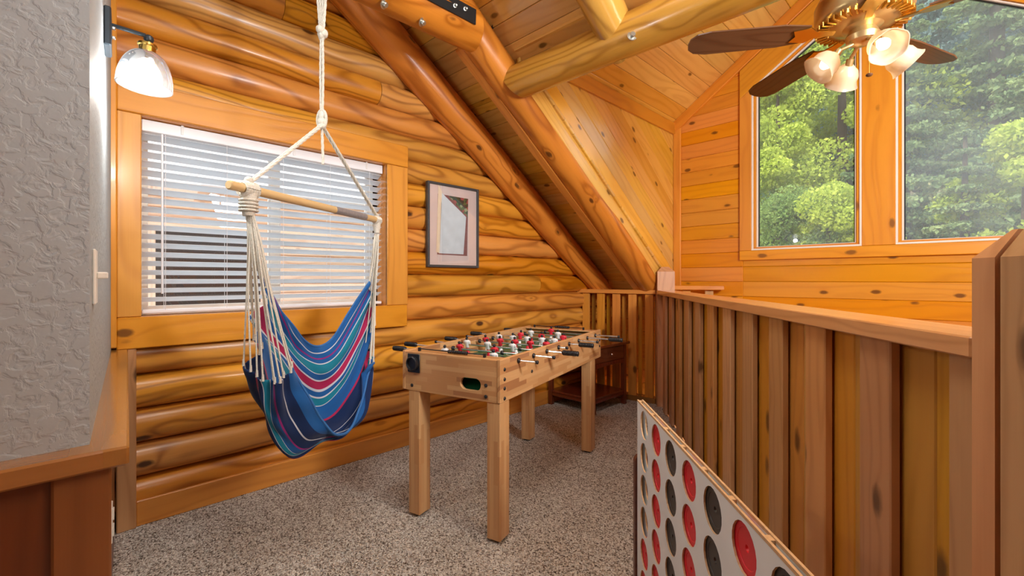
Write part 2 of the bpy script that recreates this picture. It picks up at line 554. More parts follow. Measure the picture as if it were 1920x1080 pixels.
def glass(name, rough=0.0, tint=(1, 1, 1), mixd=.0, dcol=(1, 1, 1)):
    """thin clear pane: mostly straight through, with a fresnel reflection and an optional pale film for haze"""
    t = NT(name)
    out = t.N['Material Output']
    tr = t.n('ShaderNodeBsdfTransparent'); tr.inputs[0].default_value = (*tint, 1)
    gl = t.n('ShaderNodeBsdfGlossy'); gl.inputs['Roughness'].default_value = rough
    fr = t.n('ShaderNodeFresnel'); fr.inputs[0].default_value = 1.45
    m1 = t.n('ShaderNodeMixShader'); t.l(fr.outputs[0], m1.inputs[0]); t.l(tr.outputs[0], m1.inputs[1]); t.l(gl.outputs[0], m1.inputs[2])
    last = m1.outputs[0]
    if mixd > 0:
        df = t.n('ShaderNodeBsdfDiffuse'); df.inputs[0].default_value = (*dcol, 1)
        tl = t.n('ShaderNodeBsdfTranslucent'); tl.inputs[0].default_value = (*dcol, 1)
        ad = t.n('ShaderNodeMixShader'); ad.inputs[0].default_value = .6
        t.l(df.outputs[0], ad.inputs[1]); t.l(tl.outputs[0], ad.inputs[2])
        m2 = t.n('ShaderNodeMixShader')
        n = t.noise(t.obj(), 1.4, 3)
        t.l(t.math('MULTIPLY', n, mixd*2, clamp=True), m2.inputs[0])
        t.l(last, m2.inputs[1]); t.l(ad.outputs[0], m2.inputs[2])
        last = m2.outputs[0]
    t.l(last, out.inputs['Surface'])
    return t.m
M_['pane'] = glass('window_glass', mixd=.07, dcol=(.9, .95, 1))
M_['pane_haze'] = glass('painted_haze_glass', mixd=.16, dcol=(.80, .90, 1))  # pale film painted on for the haze of reflected room light
M_['pane_clear'] = glass('clear_glass')
M_['picglass'] = glass('picture_glass')
def emis(name, col, s):
    t = NT(name); t.set(Base_Color=(*col, 1), Emission_Color=(*col, 1), Emission_Strength=s, Roughness=.4)
    return t.m
M_['bulb'] = emis('lit_bulb', (1, .96, .90), 5)
M_['fanbulb'] = emis('lit_fan_bulb', (1, .86, .62), 5)
def frost():
    t = NT('frosted_glass_shade')
    out = t.N['Material Output']
    df = t.n('ShaderNodeBsdfDiffuse'); df.inputs[0].default_value = (.70, .60, .48, 1)
    tl = t.n('ShaderNodeBsdfTranslucent'); tl.inputs[0].default_value = (.80, .66, .48, 1)
    gl = t.n('ShaderNodeBsdfGlossy'); gl.inputs['Roughness'].default_value = .2
    m = t.n('ShaderNodeMixShader'); m.inputs[0].default_value = .65
    t.l(df.outputs[0], m.inputs[1]); t.l(tl.outputs[0], m.inputs[2])
    m2 = t.n('ShaderNodeMixShader'); m2.inputs[0].default_value = .06
    t.l(m.outputs[0], m2.inputs[1]); t.l(gl.outputs[0], m2.inputs[2])
    t.l(m2.outputs[0], out.inputs['Surface'])
    return t.m
M_['frost'] = frost()
M_['shadeglass'] = glass('ribbed_glass_shade', rough=.12, tint=(.92, .94, .96), mixd=.035, dcol=(.92, .95, 1))

# ------------------------------------------------------------------ room geometry numbers
RS = .705                       # main roof slope
def roofz(y): return 4.0-RS*y   # face of the ceiling planks
def axisz(y): return 3.868-RS*y # centre of the rafters
WY = 4.2                        # window wall
CX = .82                        # dormer cheek wall
RX = 2.37                       # dormer ridge
DS = .69                        # dormer roof slope
def dorz(x): return 2.66+DS*(min(x, 2*RX-x)-CX)
HY = 2.05                       # header log

# ---- floor
fl = structure('floor')
rd = Vector((-.5908, .8069, 0)); rn_ = Vector((.8069, .5908, 0)); R0 = Vector((2.8085, 1.1186, 0))
def R(s, o, z=0): return R0+rd*s+rn_*o+Vector((0, 0, z))
newelS = 3.40
pA = R(newelS, .05); pB = R(-.25, .05)
poly = [(-.02, -2.6), (5.2, -2.6), (5.2, -.2), (3.2, .6), (pB.x, pB.y), (pA.x, pA.y), (.80, 3.90), (-.02, 3.90)]
MB().prism(poly, -.06, 0).out('carpet', M_['carpet'], fl)
MB().prism([(x, y) for x, y in poly], -.30, -.062).out('floor_deck', M_['trim'], fl)

# carpet pile near the camera: short tufts standing on the carpet
def tufts():
    n = 60000
    xs = rng.uniform(.08, 2.75, n*2); ys = rng.uniform(.2, 3.8, n*2)
    o = (xs-R0.x)*rn_.x+(ys-R0.y)*rn_.y
    k = (o < -.02)
    d = (-(xs-CAMX)+ys)*.7071
    k &= rng.uniform(0, 1, n*2) < np.clip(2.6/np.maximum(d, .5)**1.3, 0, 1)
    xs = xs[k][:n]; ys = ys[k][:n]; m = len(xs)
    a = rng.uniform(0, 2*PI, m); r = rng.uniform(.0018, .0036, m); h = rng.uniform(.003, .008, m)
    V = np.zeros((m, 4, 3))
    for j in range(3):
        V[:, j, 0] = xs+r*np.cos(a+j*2.094); V[:, j, 1] = ys+r*np.sin(a+j*2.094); V[:, j, 2] = 0
    V[:, 3, 0] = xs+rng.uniform(-.003, .003, m); V[:, 3, 1] = ys+rng.uniform(-.003, .003, m); V[:, 3, 2] = h
    base = np.arange(m)[:, None]*4
    F = np.concatenate([base+np.array([[0, 1, 3]]), base+np.array([[1, 2, 3]]), base+np.array([[2, 0, 3]])], 1).reshape(-1, 3)
    return fastmesh(V.reshape(-1, 3), F)
def fastmesh(V, F):
    me = bpy.data.meshes.new('mesh')
    nv = len(V); nf = len(F); k = F.shape[1]
    me.vertices.add(nv); me.vertices.foreach_set('co', np.ascontiguousarray(V, dtype=np.float32).ravel())
    me.loops.add(nf*k); me.loops.foreach_set('vertex_index', np.ascontiguousarray(F, dtype=np.int32).ravel())
    me.polygons.add(nf); me.polygons.foreach_set('loop_start', np.arange(0, nf*k, k, dtype=np.int32))
    me.update(calc_edges=True)
    return me
o = link('carpet_pile', tufts(), M_['carpet'], fl); o['kind'] = 'stuff'

# ---- log wall
wl = structure('wall_left')
YW0, YW1, ZW0, ZW1 = .263, 1.527, .955, 1.915      # window opening
mb = MB()
mb.box((-.20, .0, -.3), (-.03, YW0, 4.2)).box((-.20, YW1, -.3), (-.03, WY+.1, 4.2))
mb.box((-.20, YW0, -.3), (-.03, YW1, ZW0)).box((-.20, YW0, ZW1), (-.03, YW1, 4.2))
mb.out('wall_core', M_['trim'], wl)
PITCH = .1625
def dlog(y0, y1, z0, k):
    """half-round log with natural unevenness, local X along the log"""
    F = frame((0, (y0+y1)/2, z0+PITCH/2), (0, 1, 0), (0, 0, 1))   # local X = +y, Z up, Y = world... computed
    n = 14; L = y1-y0; m = max(2, int(L/.11))
    v = []; f = []
    ph = random.uniform(0, 9)
    inv = F.inverted()
    for i in range(m+1):
        yy = y0+L*i/m
        w1 = .006*math.sin(yy*2.1+ph)+.003*math.sin(yy*5.3+ph*2)
        for j in range(n+1):
            u = j/n*2-1
            zz = z0+PITCH/2+u*(PITCH/2+.0005)
            bul = (1-abs(u)**2.4)**.62
            xx = .012+.066*bul+w1*bul
            xx += .0009*math.sin(yy*7+j*.9+ph)*bul
            v.append((xx, yy, zz))
        v.append((-.05, yy, z0+PITCH)); v.append((-.05, yy, z0))
    c = n+3
    for i in range(m):
        for j in range(c):
            a = i*c+j; b = i*c+(j+1) % c
            f.append((a, b, b+c, a+c))
    f.append(tuple(range(c))[::-1]); f.append(tuple(m*c+j for j in range(c)))
    me = mesh([inv @ Vector(p) for p in v], f, True)
    set_sharp(me, 50)
    return link('log', me, M_['log'], wl, F)
zc = .209-PITCH
k = 0
cuts = {12: 1.10, 9: 1.86, 3: 2.9, 14: 1.5, 16: .9, 6: 3.1}
while zc < 3.9:
    yend = min(WY, (roofz(0)-.06-(zc+PITCH))/RS+.08)
    segs = [(.10, yend)]
    if zc+PITCH > ZW0-.09 and zc < ZW1+.09:
        segs = []
        if zc+PITCH*.5 < ZW0-.07: segs = [(.10, yend)]
        elif zc+PITCH*.5 > ZW1+.07: segs = [(.10, yend)]
        else: segs = [(YW1+.03, yend)]
    if zc < .1: segs = [(.10, yend)]
    if k in cuts:
        a, b = segs[-1]
        if a < cuts[k] < b: segs[-1:] = [(a, cuts[k]-.0015), (cuts[k]+.0015, b)]
    for a, b in segs:
        if b-a > .1: dlog(a, b, zc, k)
    zc += PITCH; k += 1
# baseboard along the logs and corner boards
bevbox('baseboard_left', (.06, .245, 0), (.092, 3.55, .118), M_['trim'], None, .004)['kind'] = 'structure'
bevbox('corner_board', (.0, .175, .0), (.105, .245, .855), M_['rail'], wl, .004)
bevbox('corner_board', (.0, .135, .84), (.115, .176, 3.9), M_['trim'], wl, .004)

# ---- window on the log wall
wn = structure('window_1', (0, .9, .9))
X1 = .085
def casing(name, lo, hi, mat='trim', par=wn, c=.004): return bevbox(name, lo, hi, M_[mat], par, c)
casing('casing', (X1, .176, 1.915), (.112, 1.683, 2.06))
casing('casing', (X1, .176, .83), (.112, 1.675, .975))
casing('casing', (X1, .176, .976), (.108, YW0, 1.914))
casing('casing', (X1, YW1, .976), (.108, 1.683, 1.914))
for lo, hi in (((-.2, YW0-.012, .965), (X1+.01, YW0, 1.915)), ((-.2, YW1, .965), (X1+.01, YW1+.012, 1.915)),
               ((-.2, YW0, .957), (X1+.01, YW1, .969)), ((-.2, YW0, 1.913), (X1+.01, YW1, 1.925))):
    casing('jamb', lo, hi, 'trim', wn, .001)
fx = -.13
for lo, hi in (((fx, YW0, .97), (fx+.04, YW0+.045, 1.913)), ((fx, YW1-.045, .97), (fx+.04, YW1, 1.913)),
               ((fx, YW0, .97), (fx+.04, YW1, 1.015)), ((fx, YW0, 1.868), (fx+.04, YW1, 1.913)),
               ((fx-.005, .87, .97), (fx+.045, .925, 1.913))):
    casing('sash_frame', lo, hi, 'whiteframe', wn, .003)
MB().box((fx+.012, YW0+.04, 1.01), (fx+.016, YW1-.04, 1.87)).out('pane', M_['pane_clear'], wn)

# ---- blind
bl = thing('window_blind', 'white horizontal slat blind hanging in the log wall window, slats half open', 'blind', (.02, .9, 1.9))
bevbox('head_rail', (-.015, YW0+.006, 1.855), (.055, YW1-.006, 1.91), M_['white'], bl, .003)
bevbox('bottom_rail', (-.005, YW0+.008, .985), (.047, YW1-.008, 1.003), M_['white'], bl, .004)
zz = 1.835
slat_me = None
th = math.radians(26)
while zz > 1.02:
    if slat_me is None:
        v = []; f = []; n = 6; hw = .025
        for yy in (-(YW1-YW0)/2+.01, (YW1-YW0)/2-.01):
            for side in (1, -1):
                for j in range(n+1):
                    u = j/n*2-1
                    v.append((yy, u*hw, .003*(1-u*u)+side*.0013))
        c = n+1
        for j in range(n):
            f.append((j, j+1, 2*c+j+1, 2*c+j)); f.append((c+j+1, c+j, 3*c+j, 3*c+j+1))
        f.append((0, 2*c, 3*c, c)); f.append((n, c+n, 3*c+n, 2*c+n))
        slat_me = mesh(v, f); slat_me.materials.append(M_['slat'])
    # local X = world y ; local Y across the slat
    F = Matrix.Translation((.022, (YW0+YW1)/2, zz)) @ Matrix.Rotation(-th, 4, 'Y') @ Matrix.Rotation(PI/2, 4, 'Z')
    link('slat', slat_me, None, bl, F)
    zz -= .0435
for yy in (.36, .62, .9, 1.17, 1.43):
    for xx in (-.004, .048):
        MB().tube([(xx, yy, 1.86), (xx, yy, 1.0)], .0011, 5).out('ladder_cord', M_['white'], bl)
MB().tube([(.062, .345, 1.85), (.064, .345, 1.08)], .0045, 6).out('tilt_wand', M_['white'], bl)
for yy in (.42, .95, 1.40):
    bevbox('valance_clip', (.054, yy, 1.868), (.058, yy+.012, 1.915), M_['whitep'], bl, .001)

# ---- neighbour's log house beyond the blind
M_['nbwall'] = wood('neighbour_logs', (.80, .58, .44), (.62, .40, .28), ring=16, rough=.6, vary=.2, knots=.3)
M_['nbdark'] = plain('neighbour_window_glass', (.03, .03, .035), .15, bscale=3)
nb = thing('neighbour_house', 'pale log house wall seen through the slats of the blind', 'house', (-6.5, 1.4, -3))
for i in range(26):
    z0 = -1.9+i*.18
    v = MB(); v.tube([(-6.5, -6.5, z0), (-6.5, 11, z0)], .095, 12)
    v.out('log', M_['nbwall'], nb, smooth=True, local=frame((-6.5, 2.2, z0), (0, 1, 0), (0, 0, 1)))
bevbox('window', (-6.43, 1.07, .0), (-6.38, 2.6, 2.0), M_['nbdark'], nb, .004)
for lo, hi in (((-6.43, .92, 2.0), (-6.36, 2.75, 2.13)), ((-6.43, .92, -.1), (-6.36, 1.07, 2.0)), ((-6.43, 2.6, -.1), (-6.36, 2.75, 2.0))):
    bevbox('window_casing', lo, hi, M_['nbwall'], nb, .004)
bevbox('roof_eave', (-6.9, -7, 2.72), (-6.1, 11.5, 2.82), M_['white'], nb, .01)

# ---- ceiling
ce = structure('ceiling')
nM = Vector((0, -RS, -1)).normalized()
def mp(x, y, o=0): return Vector((x, y, roofz(y)))-nM*o
S45 = .13
boards('plank', [mp(-.02, WY), mp(CX+.02, WY), mp(CX+.02, HY+.16), mp(-.02, HY+.16)], nM, (1, 0, 0), S45, .02, M_['ceil'], ce, phase=.03)
boards('plank', [mp(-.02, HY+.159), mp(4.3, HY+.159), mp(4.3, -1.45), mp(-.02, -1.45)], nM, (1, 0, 0), S45, .02, M_['ceil'], ce, phase=.03, maxlen=3.2)
# the far slope of the roof over the camera's back
nB = Vector((0, RS, -1)).normalized()
ridge = roofz(-1.45)
MB().add([(-.2, -1.45, ridge), (5.5, -1.45, ridge), (5.5, -4.6, ridge-3.15*RS), (-.2, -4.6, ridge-3.15*RS)], [(0, 1, 2, 3)]).out('plank_panel', M_['ceil'], ce)
# roof deck above the planks
q = [mp(-.3, WY+.5, .05), mp(CX, WY+.5, .05), mp(CX, -1.45, .05), mp(-.3, -1.45, .05)]
MB().add(q, [(0, 1, 2, 3)]).out('roof_deck', M_['dmetal'], ce)
q = [mp(CX, HY, .05), mp(5.5, HY, .05), mp(5.5, -1.45, .05), mp(CX, -1.45, .05)]
MB().add(q, [(0, 1, 2, 3)]).out('roof_deck', M_['dmetal'], ce)
# dormer ceiling, both slopes, planks along the ridge
nD = Vector((DS, 0, -1)).normalized(); nE = Vector((-DS, 0, -1)).normalized()
VY = HY+.0
def dp(x, y, o=0): return Vector((x, y, dorz(x)+o))
boards('plank', [dp(CX-.01, VY-.1), dp(RX, VY-.1), dp(RX, WY), dp(CX-.01, WY)], nD, (0, 1, 0), S45, .02, M_['ceil'], ce, phase=.05)
boards('plank', [dp(RX, VY-.1), dp(2*RX-CX, VY-.1), dp(2*RX-CX, WY), dp(RX, WY)], nE, (0, 1, 0), S45, .02, M_['ceil'], ce)
for a, b in ((CX-.1, RX), (RX, 2*RX-CX+.1)):
    MB().add([dp(a, VY-.2, .06), dp(b, VY-.2, .06), dp(b, WY+.4, .06), dp(a, WY+.4, .06)], [(0, 1, 2, 3)]).out('roof_deck', M_['dmetal'], ce)
# closes the dormer above the header log
MB().prism([(CX, roofz(HY)+.02), (2*RX-CX, roofz(HY)+.02), (2*RX-CX, dorz(CX)), (RX, dorz(RX)+.05), (CX, dorz(CX))], 0, .03,
           Matrix.Translation((0, HY-.02, 0)) @ Matrix.Rotation(PI/2, 4, 'X')).out('infill_panel', M_['ceil'], ce)

# ---- dormer cheek walls
wd = structure('wall_dormer')
zt = dorz(CX)
ya = (3.868-zt)/RS
boards('plank', [(CX, HY, axisz(HY)), (CX, HY, zt), (CX, WY, zt), (CX, WY, axisz(WY))], (1, 0, 0), (0, 1, -RS), S45, .02, M_['ceil'], wd, phase=.0)
MB().add([(CX-.03, HY, 3.2), (CX-.03, WY, 3.2), (CX-.03, WY, axisz(WY)), (CX-.03, HY, axisz(HY))], [(0, 1, 2, 3)]).out('wall_core', M_['trim'], wd)
bevbox('plate_board', (CX-.005, HY+.02, 2.545), (CX+.022, WY-.02, 2.655), M_['trim'], wd, .004)
xr = 2*RX-CX
MB().box((xr, HY, -1), (xr+.1, WY, zt+.05)).out('right_cheek', M_['plank'], wd)

# ---- window wall
wb = structure('wall_back')
Yb = WY
WLZ = -1.6
GX0, GX1 = 1.424, 2*RX-1.424          # outer casing edges
GZ = 1.313
nW = (0, -1, 0)
boards('plank', [(-.05, Yb, WLZ), (GX0+.02, Yb, WLZ), (GX0+.02, Yb, dorz(GX0)), (CX, Yb, dorz(CX)), (-.05, Yb, dorz(CX))], nW, (1, 0, 0), .129, .02, M_['plank'], wb, phase=.02)
boards('plank', [(GX0+.02, Yb, WLZ), (4.2, Yb, WLZ), (4.2, Yb, GZ+.02), (GX0+.02, Yb, GZ+.02)], nW, (1, 0, 0), .129, .02, M_['plank'], wb, phase=.02)
boards('plank', [(GX1-.02, Yb, GZ), (4.2, Yb, GZ), (4.2, Yb, dorz(GX1)-.4), (GX1-.02, Yb, dorz(GX1))], nW, (1, 0, 0), .129, .02, M_['plank'], wb, phase=.02)
# solid core behind the planks, leaving the glazed opening
mb = MB()
mb.box((-.3, Yb+.02, -3), (1.50, Yb+.14, 3.0)).box((1.50, Yb+.02, -3), (3.24, Yb+.14, 1.40)).box((3.24, Yb+.02, -3), (5.5, Yb+.14, 3.0))
mb.out('wall_core', M_['plank'], wb)
bevbox('corner_trim', (CX+.001, Yb-.02, .85), (CX+.075, Yb, 2.60), M_['otrim'], wb, .004)
bevbox('eave_plate', (.0, Yb-.02, .93), (CX, Yb, 1.03), M_['otrim'], wb, .004)

w2 = structure('window_2', (RX, Yb, 1.4))
def slantz(x, drop): return dorz(x)-drop
Fw = frame((0, Yb-.022, 0), (1, 0, 0), (0, -1, 0))   # local X=x, Y = world z?
def wpoly(name, pts, y, t, mat, par=w2, c=.004, grain=None):
    """flat board in the window wall plane from (x, z) points; face at y"""
    g = grain or (1, 0, 0)
    F = frame((pts[0][0], y, pts[0][1]), (g[0], 0, g[2]), (0, -1, 0))
    inv = F.inverted()
    P = [inv @ Vector((x, y, z)) for x, z in pts]
    return board(name, [(p.x, p.y) for p in P], F, t, M_[mat], par, c)
cx0, cx1 = GX0, GX1
yc = Yb-.024
# bottom casing, side casings, slanted casings, centre mullion
wpoly('casing', [(cx0, GZ), (cx1, GZ), (cx1, GZ+.082), (cx0, GZ+.082)], yc-.002, .03, 'otrim')
D1, D2 = .36, .115
wpoly('casing', [(cx0, GZ+.083), (cx0+.095, GZ+.083), (cx0+.095, slantz(cx0+.095, D1)), (cx0, slantz(cx0, D1))], yc, .03, 'otrim', grain=(0, 0, 1))
wpoly('casing', [(cx1-.095, GZ+.083), (cx1, GZ+.083), (cx1, slantz(cx1, D1)), (cx1-.095, slantz(cx1-.095, D1))], yc, .03, 'otrim', grain=(0, 0, 1))
wpoly('casing', [(cx0, slantz(cx0, D1)+.001), (RX, slantz(RX, D1)+.001), (RX, slantz(RX, D2)), (cx0, slantz(cx0, D2))], yc, .03, 'otrim', grain=(1, 0, DS))
wpoly('casing', [(RX, slantz(RX, D1)+.001), (cx1, slantz(cx1, D1)+.001), (cx1, slantz(cx1, D2)), (RX, slantz(RX, D2))], yc, .03, 'otrim', grain=(1, 0, -DS))
wpoly('mullion', [(2.272, GZ+.083), (2.463, GZ+.083), (2.463, slantz(2.463, D1)), (RX, slantz(RX, D1)), (2.272, slantz(2.272, D1))], yc+.002, .05, 'otrim', grain=(0, 0, 1))
# rake boards under the dormer ceiling
wpoly('rake_board', [(CX, slantz(CX, .11)), (RX, slantz(RX, .11)), (RX, slantz(RX, .0)), (CX, slantz(CX, .0))], Yb-.03, .03, 'otrim', wb, .005, (1, 0, DS))
wpoly('rake_board', [(RX, slantz(RX, .11)), (xr, slantz(xr, .11)), (xr, slantz(xr, .0)), (RX, slantz(RX, .0))], Yb-.03, .03, 'otrim', wb, .005, (1, 0, -DS))
def sash(x0, x1, film):
    zb = GZ+.083; t = .04
    def zt_(x): return slantz(x, D1)
    def ring(off, wdt, y, dep, mat, name):
        a, b = x0+off, x1-off; z0 = zb+off*.6
        sl = off*1.2
        parts = [[(a, z0), (b, z0), (b, z0+wdt), (a, z0+wdt)],
                 [(a, z0+wdt), (a+wdt, z0+wdt), (a+wdt, zt_(a+wdt)-sl-wdt), (a, zt_(a)-sl-wdt)],
                 [(b-wdt, z0+wdt), (b, z0+wdt), (b, zt_(b)-sl-wdt), (b-wdt, zt_(b-wdt)-sl-wdt)],
                 [(a, zt_(a)-sl-wdt), (b, zt_(b)-sl-wdt), (b, zt_(b)-sl), (a, zt_(a)-sl)]]
        for i, p in enumerate(parts):
            g = (1, 0, 0) if i == 0 else (0, 0, 1) if i < 3 else (1, 0, DS if x0 < RX-.2 else -DS)
            wpoly(name, p, y, dep, mat, w2, .002, g)
    ring(0, .014, yc+.004, .05, 'whiteframe', 'glazing_bead')
    ring(.014, .018, yc+.016, .05, 'otrim', 'sash_frame')
    ring(.032, .012, yc+.030, .03, 'whiteframe', 'glazing_bead')
    ring(.044, .007, yc+.045, .02, 'black', 'gasket')
    a, b = x0+.04, x1-.04
    wpoly('pane', [(a, zb+.03), (b, zb+.03), (b, zt_(b)-.04), (a, zt_(a)-.04)], yc+.055, .004, film, w2, .0005)
sash(cx0+.095, 2.272, 'pane'); sash(2.463, cx1-.095, 'pane_haze')
# jamb liner around the opening through the wall
MB().box((1.49, Yb+.0, 1.39), (1.515, Yb+.16, 3.1)).box((3.225, Yb, 1.39), (3.25, Yb+.16, 3.1)).box((1.49, Yb, 1.385), (3.25, Yb+.16, 1.40)).out('jamb', M_['whiteframe'], w2)

# ---- grey plaster partition with wainscot
wp = structure('wall_partition')
A = Vector((1.612, .0385)); B = Vector((.05, .1614))
pts = [(A.x, A.y), (B.x, B.y), (-.05, B.y), (-.05, -2.6), (A.x, -2.6)]
MB().prism(pts, .80, 4.6).out('plaster', M_['plaster'], wp)
d = (B-A).normalized(); nrm = Vector((-d.y, d.x)) if Vector((-d.y, d.x)).y > 0 else Vector((d.y, -d.x))
# cap on top of the wainscot: one run along each face
F1 = frame((A.x, A.y, 0), (d.x, d.y, 0), (0, 0, 1))
yo = .058
sgn = 1 if (F1.to_3x3() @ Vector((0, 1, 0))).y > 0 else -1
L1 = (B-A).length
def fbox(name, x0, x1, o0, o1, z0, z1, mat, c=.004, par=wp, F=F1, grain=None):
    lo = (x0, min(sgn*o0, sgn*o1), z0); hi = (x1, max(sgn*o0, sgn*o1), z1)
    return bevbox(name, lo, hi, M_[mat], par, c, M=F, grain=grain)
fbox('cap', -.058, L1-.02, -.03, .058, .795, .832, 'cap')
bevbox('cap', (A.x-.03, -2.6, .795), (A.x+.06, A.y+.02, .8315), M_['cap'], wp, .004)
fbox('wainscot_panel', -.01, L1-.02, -.05, .012, 0, .794, 'wains', grain=2)
fbox('stile', -.022, .075, .012, .03, 0, .794, 'trim', grain=2)
boards('wainscot_board', [(A.x+.010, A.y+.01, 0), (A.x+.010, -2.6, 0), (A.x+.010, -2.6, .794), (A.x+.010, A.y+.01, .794)], (1, 0, 0), (0, 0, 1), .32, .02, M_['wains'], wp, phase=.14)
bevbox('stile', (A.x+.008, A.y-.052, 0), (A.x+.026, A.y+.030, .794), M_['stile'], wp, .004)
MB().box((-.05, -2.6, 0), (A.x-.02, .03, .794)).out('wall_core', M_['wains'], wp)

wr = structure('wall_right')
boards('plank', [(5.2, -2.6, -1.6), (5.2, WY, -1.6), (5.2, WY, 3.2), (5.2, -2.6, 3.2)], (-1, 0, 0), (0, 1, 0), .26, .02, M_['plank'], wr)
wf = structure('wall_front')
boards('plank', [(-.1, -2.6, -1.6), (5.2, -2.6, -1.6), (5.2, -2.6, 4.85), (-.1, -2.6, 4.85)], (0, 1, 0), (1, 0, 0), .26, .02, M_['plank'], wf)
lf = structure('floor_lower')
MB().box((-.2, -2.6, -2.7), (5.4, WY+.1, -2.6)).out('floor_deck', M_['trim'], lf)

# ---- light switch, outlet on the partition
sw = thing('light_switch', 'light switch plate on the bright narrow return of the plaster partition', 'switch', (1.35, .06, 1.15))
def onret(px, z0, z1, w0, thick):
    pass
def retX(px):
    """distance along the return wall that the photograph column px sees"""
    best = None
    for i in range(2000):
        s = i/2000*L1
        p = A+d*s
        X = ((p.x-CAMX)+p.y)*.7071; Y = (-(p.x-CAMX)+p.y)*.7071
        e = abs(960+845*X/Y-px)
        if best is None or e < best[0]: best = (e, s, Y)
    return best[1], best[2]
s1, Y1 = retX(171); s2, Y2 = retX(177.5)
sm = (s1+s2)/2; ym = (Y1+Y2)/2
zt1 = CAMZ+(523.5-468)/845*ym; zt0 = CAMZ+(523.5-570)/845*ym
fbox('plate', sm-.035, sm+.035, 0, .006, zt0, zt1, 'outlet', .002, sw)
fbox('toggle', sm-.006, sm+.006, .006, .024, (zt0+zt1)/2-.004, (zt0+zt1)/2+.010, 'outlet', .002, sw)
ou = thing('wall_outlet', 'ivory outlet plate on the wainscot below the cap, by the corner board', 'outlet', (1.0, .09, .3))
so, Yo = .78, 1.45
fbox('plate', so-.035, so+.035, .012, .019, .30, .415, 'outlet', .002, ou)
fbox('socket', so-.017, so+.017, .019, .023, .315, .348, 'outlet', .002, ou)
fbox('socket', so-.017, so+.017, .019, .023, .368, .40, 'outlet', .002, ou)

# ---- sconce
sc = thing('wall_sconce', 'wall lamp with clear glass dome shade, brass socket and dark arm', 'lamp', (.873, .096, 1.926))
Pb = W(200, 62, 1.43)
sS, _ = retX(195)
fbox('back_plate', sS-.055, sS+.055, 0, .018, 1.865, 1.985, 'lamp_metal', .004, sc)
fbox('screw', sS-.02, sS-.01, .018, .028, 1.90, 1.91, 'chrome', .002, sc)
fbox('screw', sS-.02, sS-.01, .018, .028, 1.93, 1.94, 'chrome', .002, sc)
p0 = W(206, 46, 1.425); p1 = W(273, 67, 1.47); p2 = W(279, 77, 1.475)
MB().tube([p0, p1], .0062, 10).out('arm', M_['lamp_metal'], sc, smooth=True)
MB().ball(p2+Vector((0, 0, .006)), .014, 12, 8).out('swivel', M_['lamp_metal'], sc, smooth=True)
top = W(277, 82, 1.475); bot = W(270, 175, 1.475)
ax = (top-bot).normalized()
Fs = frame(top, Vector((1, 0, 0)), ax)
MB().lathe([(.016, 0), (.026, -.003), (.027, -.010), (.023, -.013), (.023, -.030), (.026, -.032), (.026, -.036), (0, -.036)], 20, Fs).out('socket', M_['brass'], sc, smooth=True)
prof = [(.024, -.030)]
for i in range(1, 13):
    a = i/12
    prof.append((.024+.050*math.sin(a*PI/2)**.8, -.030-.105*(1-math.cos(a*PI/2))**.75))
prof.append((.0745, -.146))
m = MB(); m.lathe([(r, z) for r, z in prof]+[(r-.003, z) for r, z in prof[::-1]], 36, Fs, ripple=lambda j, a: .006*math.sin(a*18))
m.f = [q for q in m.f if len(q) < 10]
m.out('glass_shade', M_['shadeglass'], sc, smooth=True)
MB().lathe([(.0, -.035), (.012, -.04), (.014, -.055), (.026, -.085), (.029, -.10), (.024, -.122), (.010, -.134), (0, -.136)], 16, Fs).out('bulb', M_['bulb'], sc, smooth=True)
pl = bpy.data.lights.new('sconce_light', 'POINT'); pl.energy = 11; pl.shadow_soft_size = .03; pl.color = (1, .96, .9)
plo = bpy.data.objects.new('sconce_light', pl); COL.objects.link(plo); plo.location = Fs @ Vector((0, 0, -.155))

# ------------------------------------------------------------------ round timbers
def roundlog(name, p0, p1, r0, r1, mat, parent=None, n=22, wob=.004, seg=.12, cut0=None, flats=None):
    p0 = Vector(p0); p1 = Vector(p1)
    L = (p1-p0).length
    F = frame((p0+p1)/2, p1-p0, (0, 0, 1))
    m = max(3, int(L/seg)); v = []; f = []
    ph = random.uniform(0, 9)
    for i in range(m+1):
        u = i/m; x = -L/2+L*u; r = r0+(r1-r0)*u
        cy = wob*math.sin(x*2.3+ph); cz = wob*math.sin(x*1.7+ph*1.7)
        for k in range(n):
            a = 2*PI*k/n
            rr = r*(1+.018*math.sin(3*a+x*2+ph)+.012*math.sin(5*a-x*4))
            if i in (0, m): rr *= .97
            y = cy+rr*math.cos(a); z = cz+rr*math.sin(a)
            if flats: y, z = flats(y, z, r)
            v.append([x, y, z])
        if cut0 and i == 0:
            for k in range(n):
                v[k][0] += cut0(v[k][1], v[k][2])
    for i in range(m):
        for k in range(n):
            f.append((i*n+k, i*n+(k+1) % n, (i+1)*n+(k+1) % n, (i+1)*n+k))
    f.append(tuple(range(n))[::-1]); f.append(tuple(m*n+k for k in range(n)))
    me = mesh(v, f, True); set_sharp(me, 45)
    return link(name, me, mat, parent, F)

def raf(x, y0, y1, r, off=0): return (x, y0, axisz(y0)+off), (x, y1, axisz(y1)+off)
a, b = raf(.135, 4.02, .2, .105)
r1 = thing('log_rafter', 'round log rafter running down against the log wall', 'rafter', (.135, 4.02, axisz(4.02)))
b = (b[0]-.0165, b[1], b[2]-.083)
roundlog('log', a, b, .10, .135, M_['rafter'], r1)
pb = W(925, 286, 3.22)
r2 = thing('log_rafter', 'cracked log rafter beside the dormer, split board along its lower edge', 'rafter', (.70, 3.85, axisz(3.85)))
a, b = raf(.715, 3.98, .16, .11)
roundlog('log', a, b, .104, .108, M_['rafter'], r2)
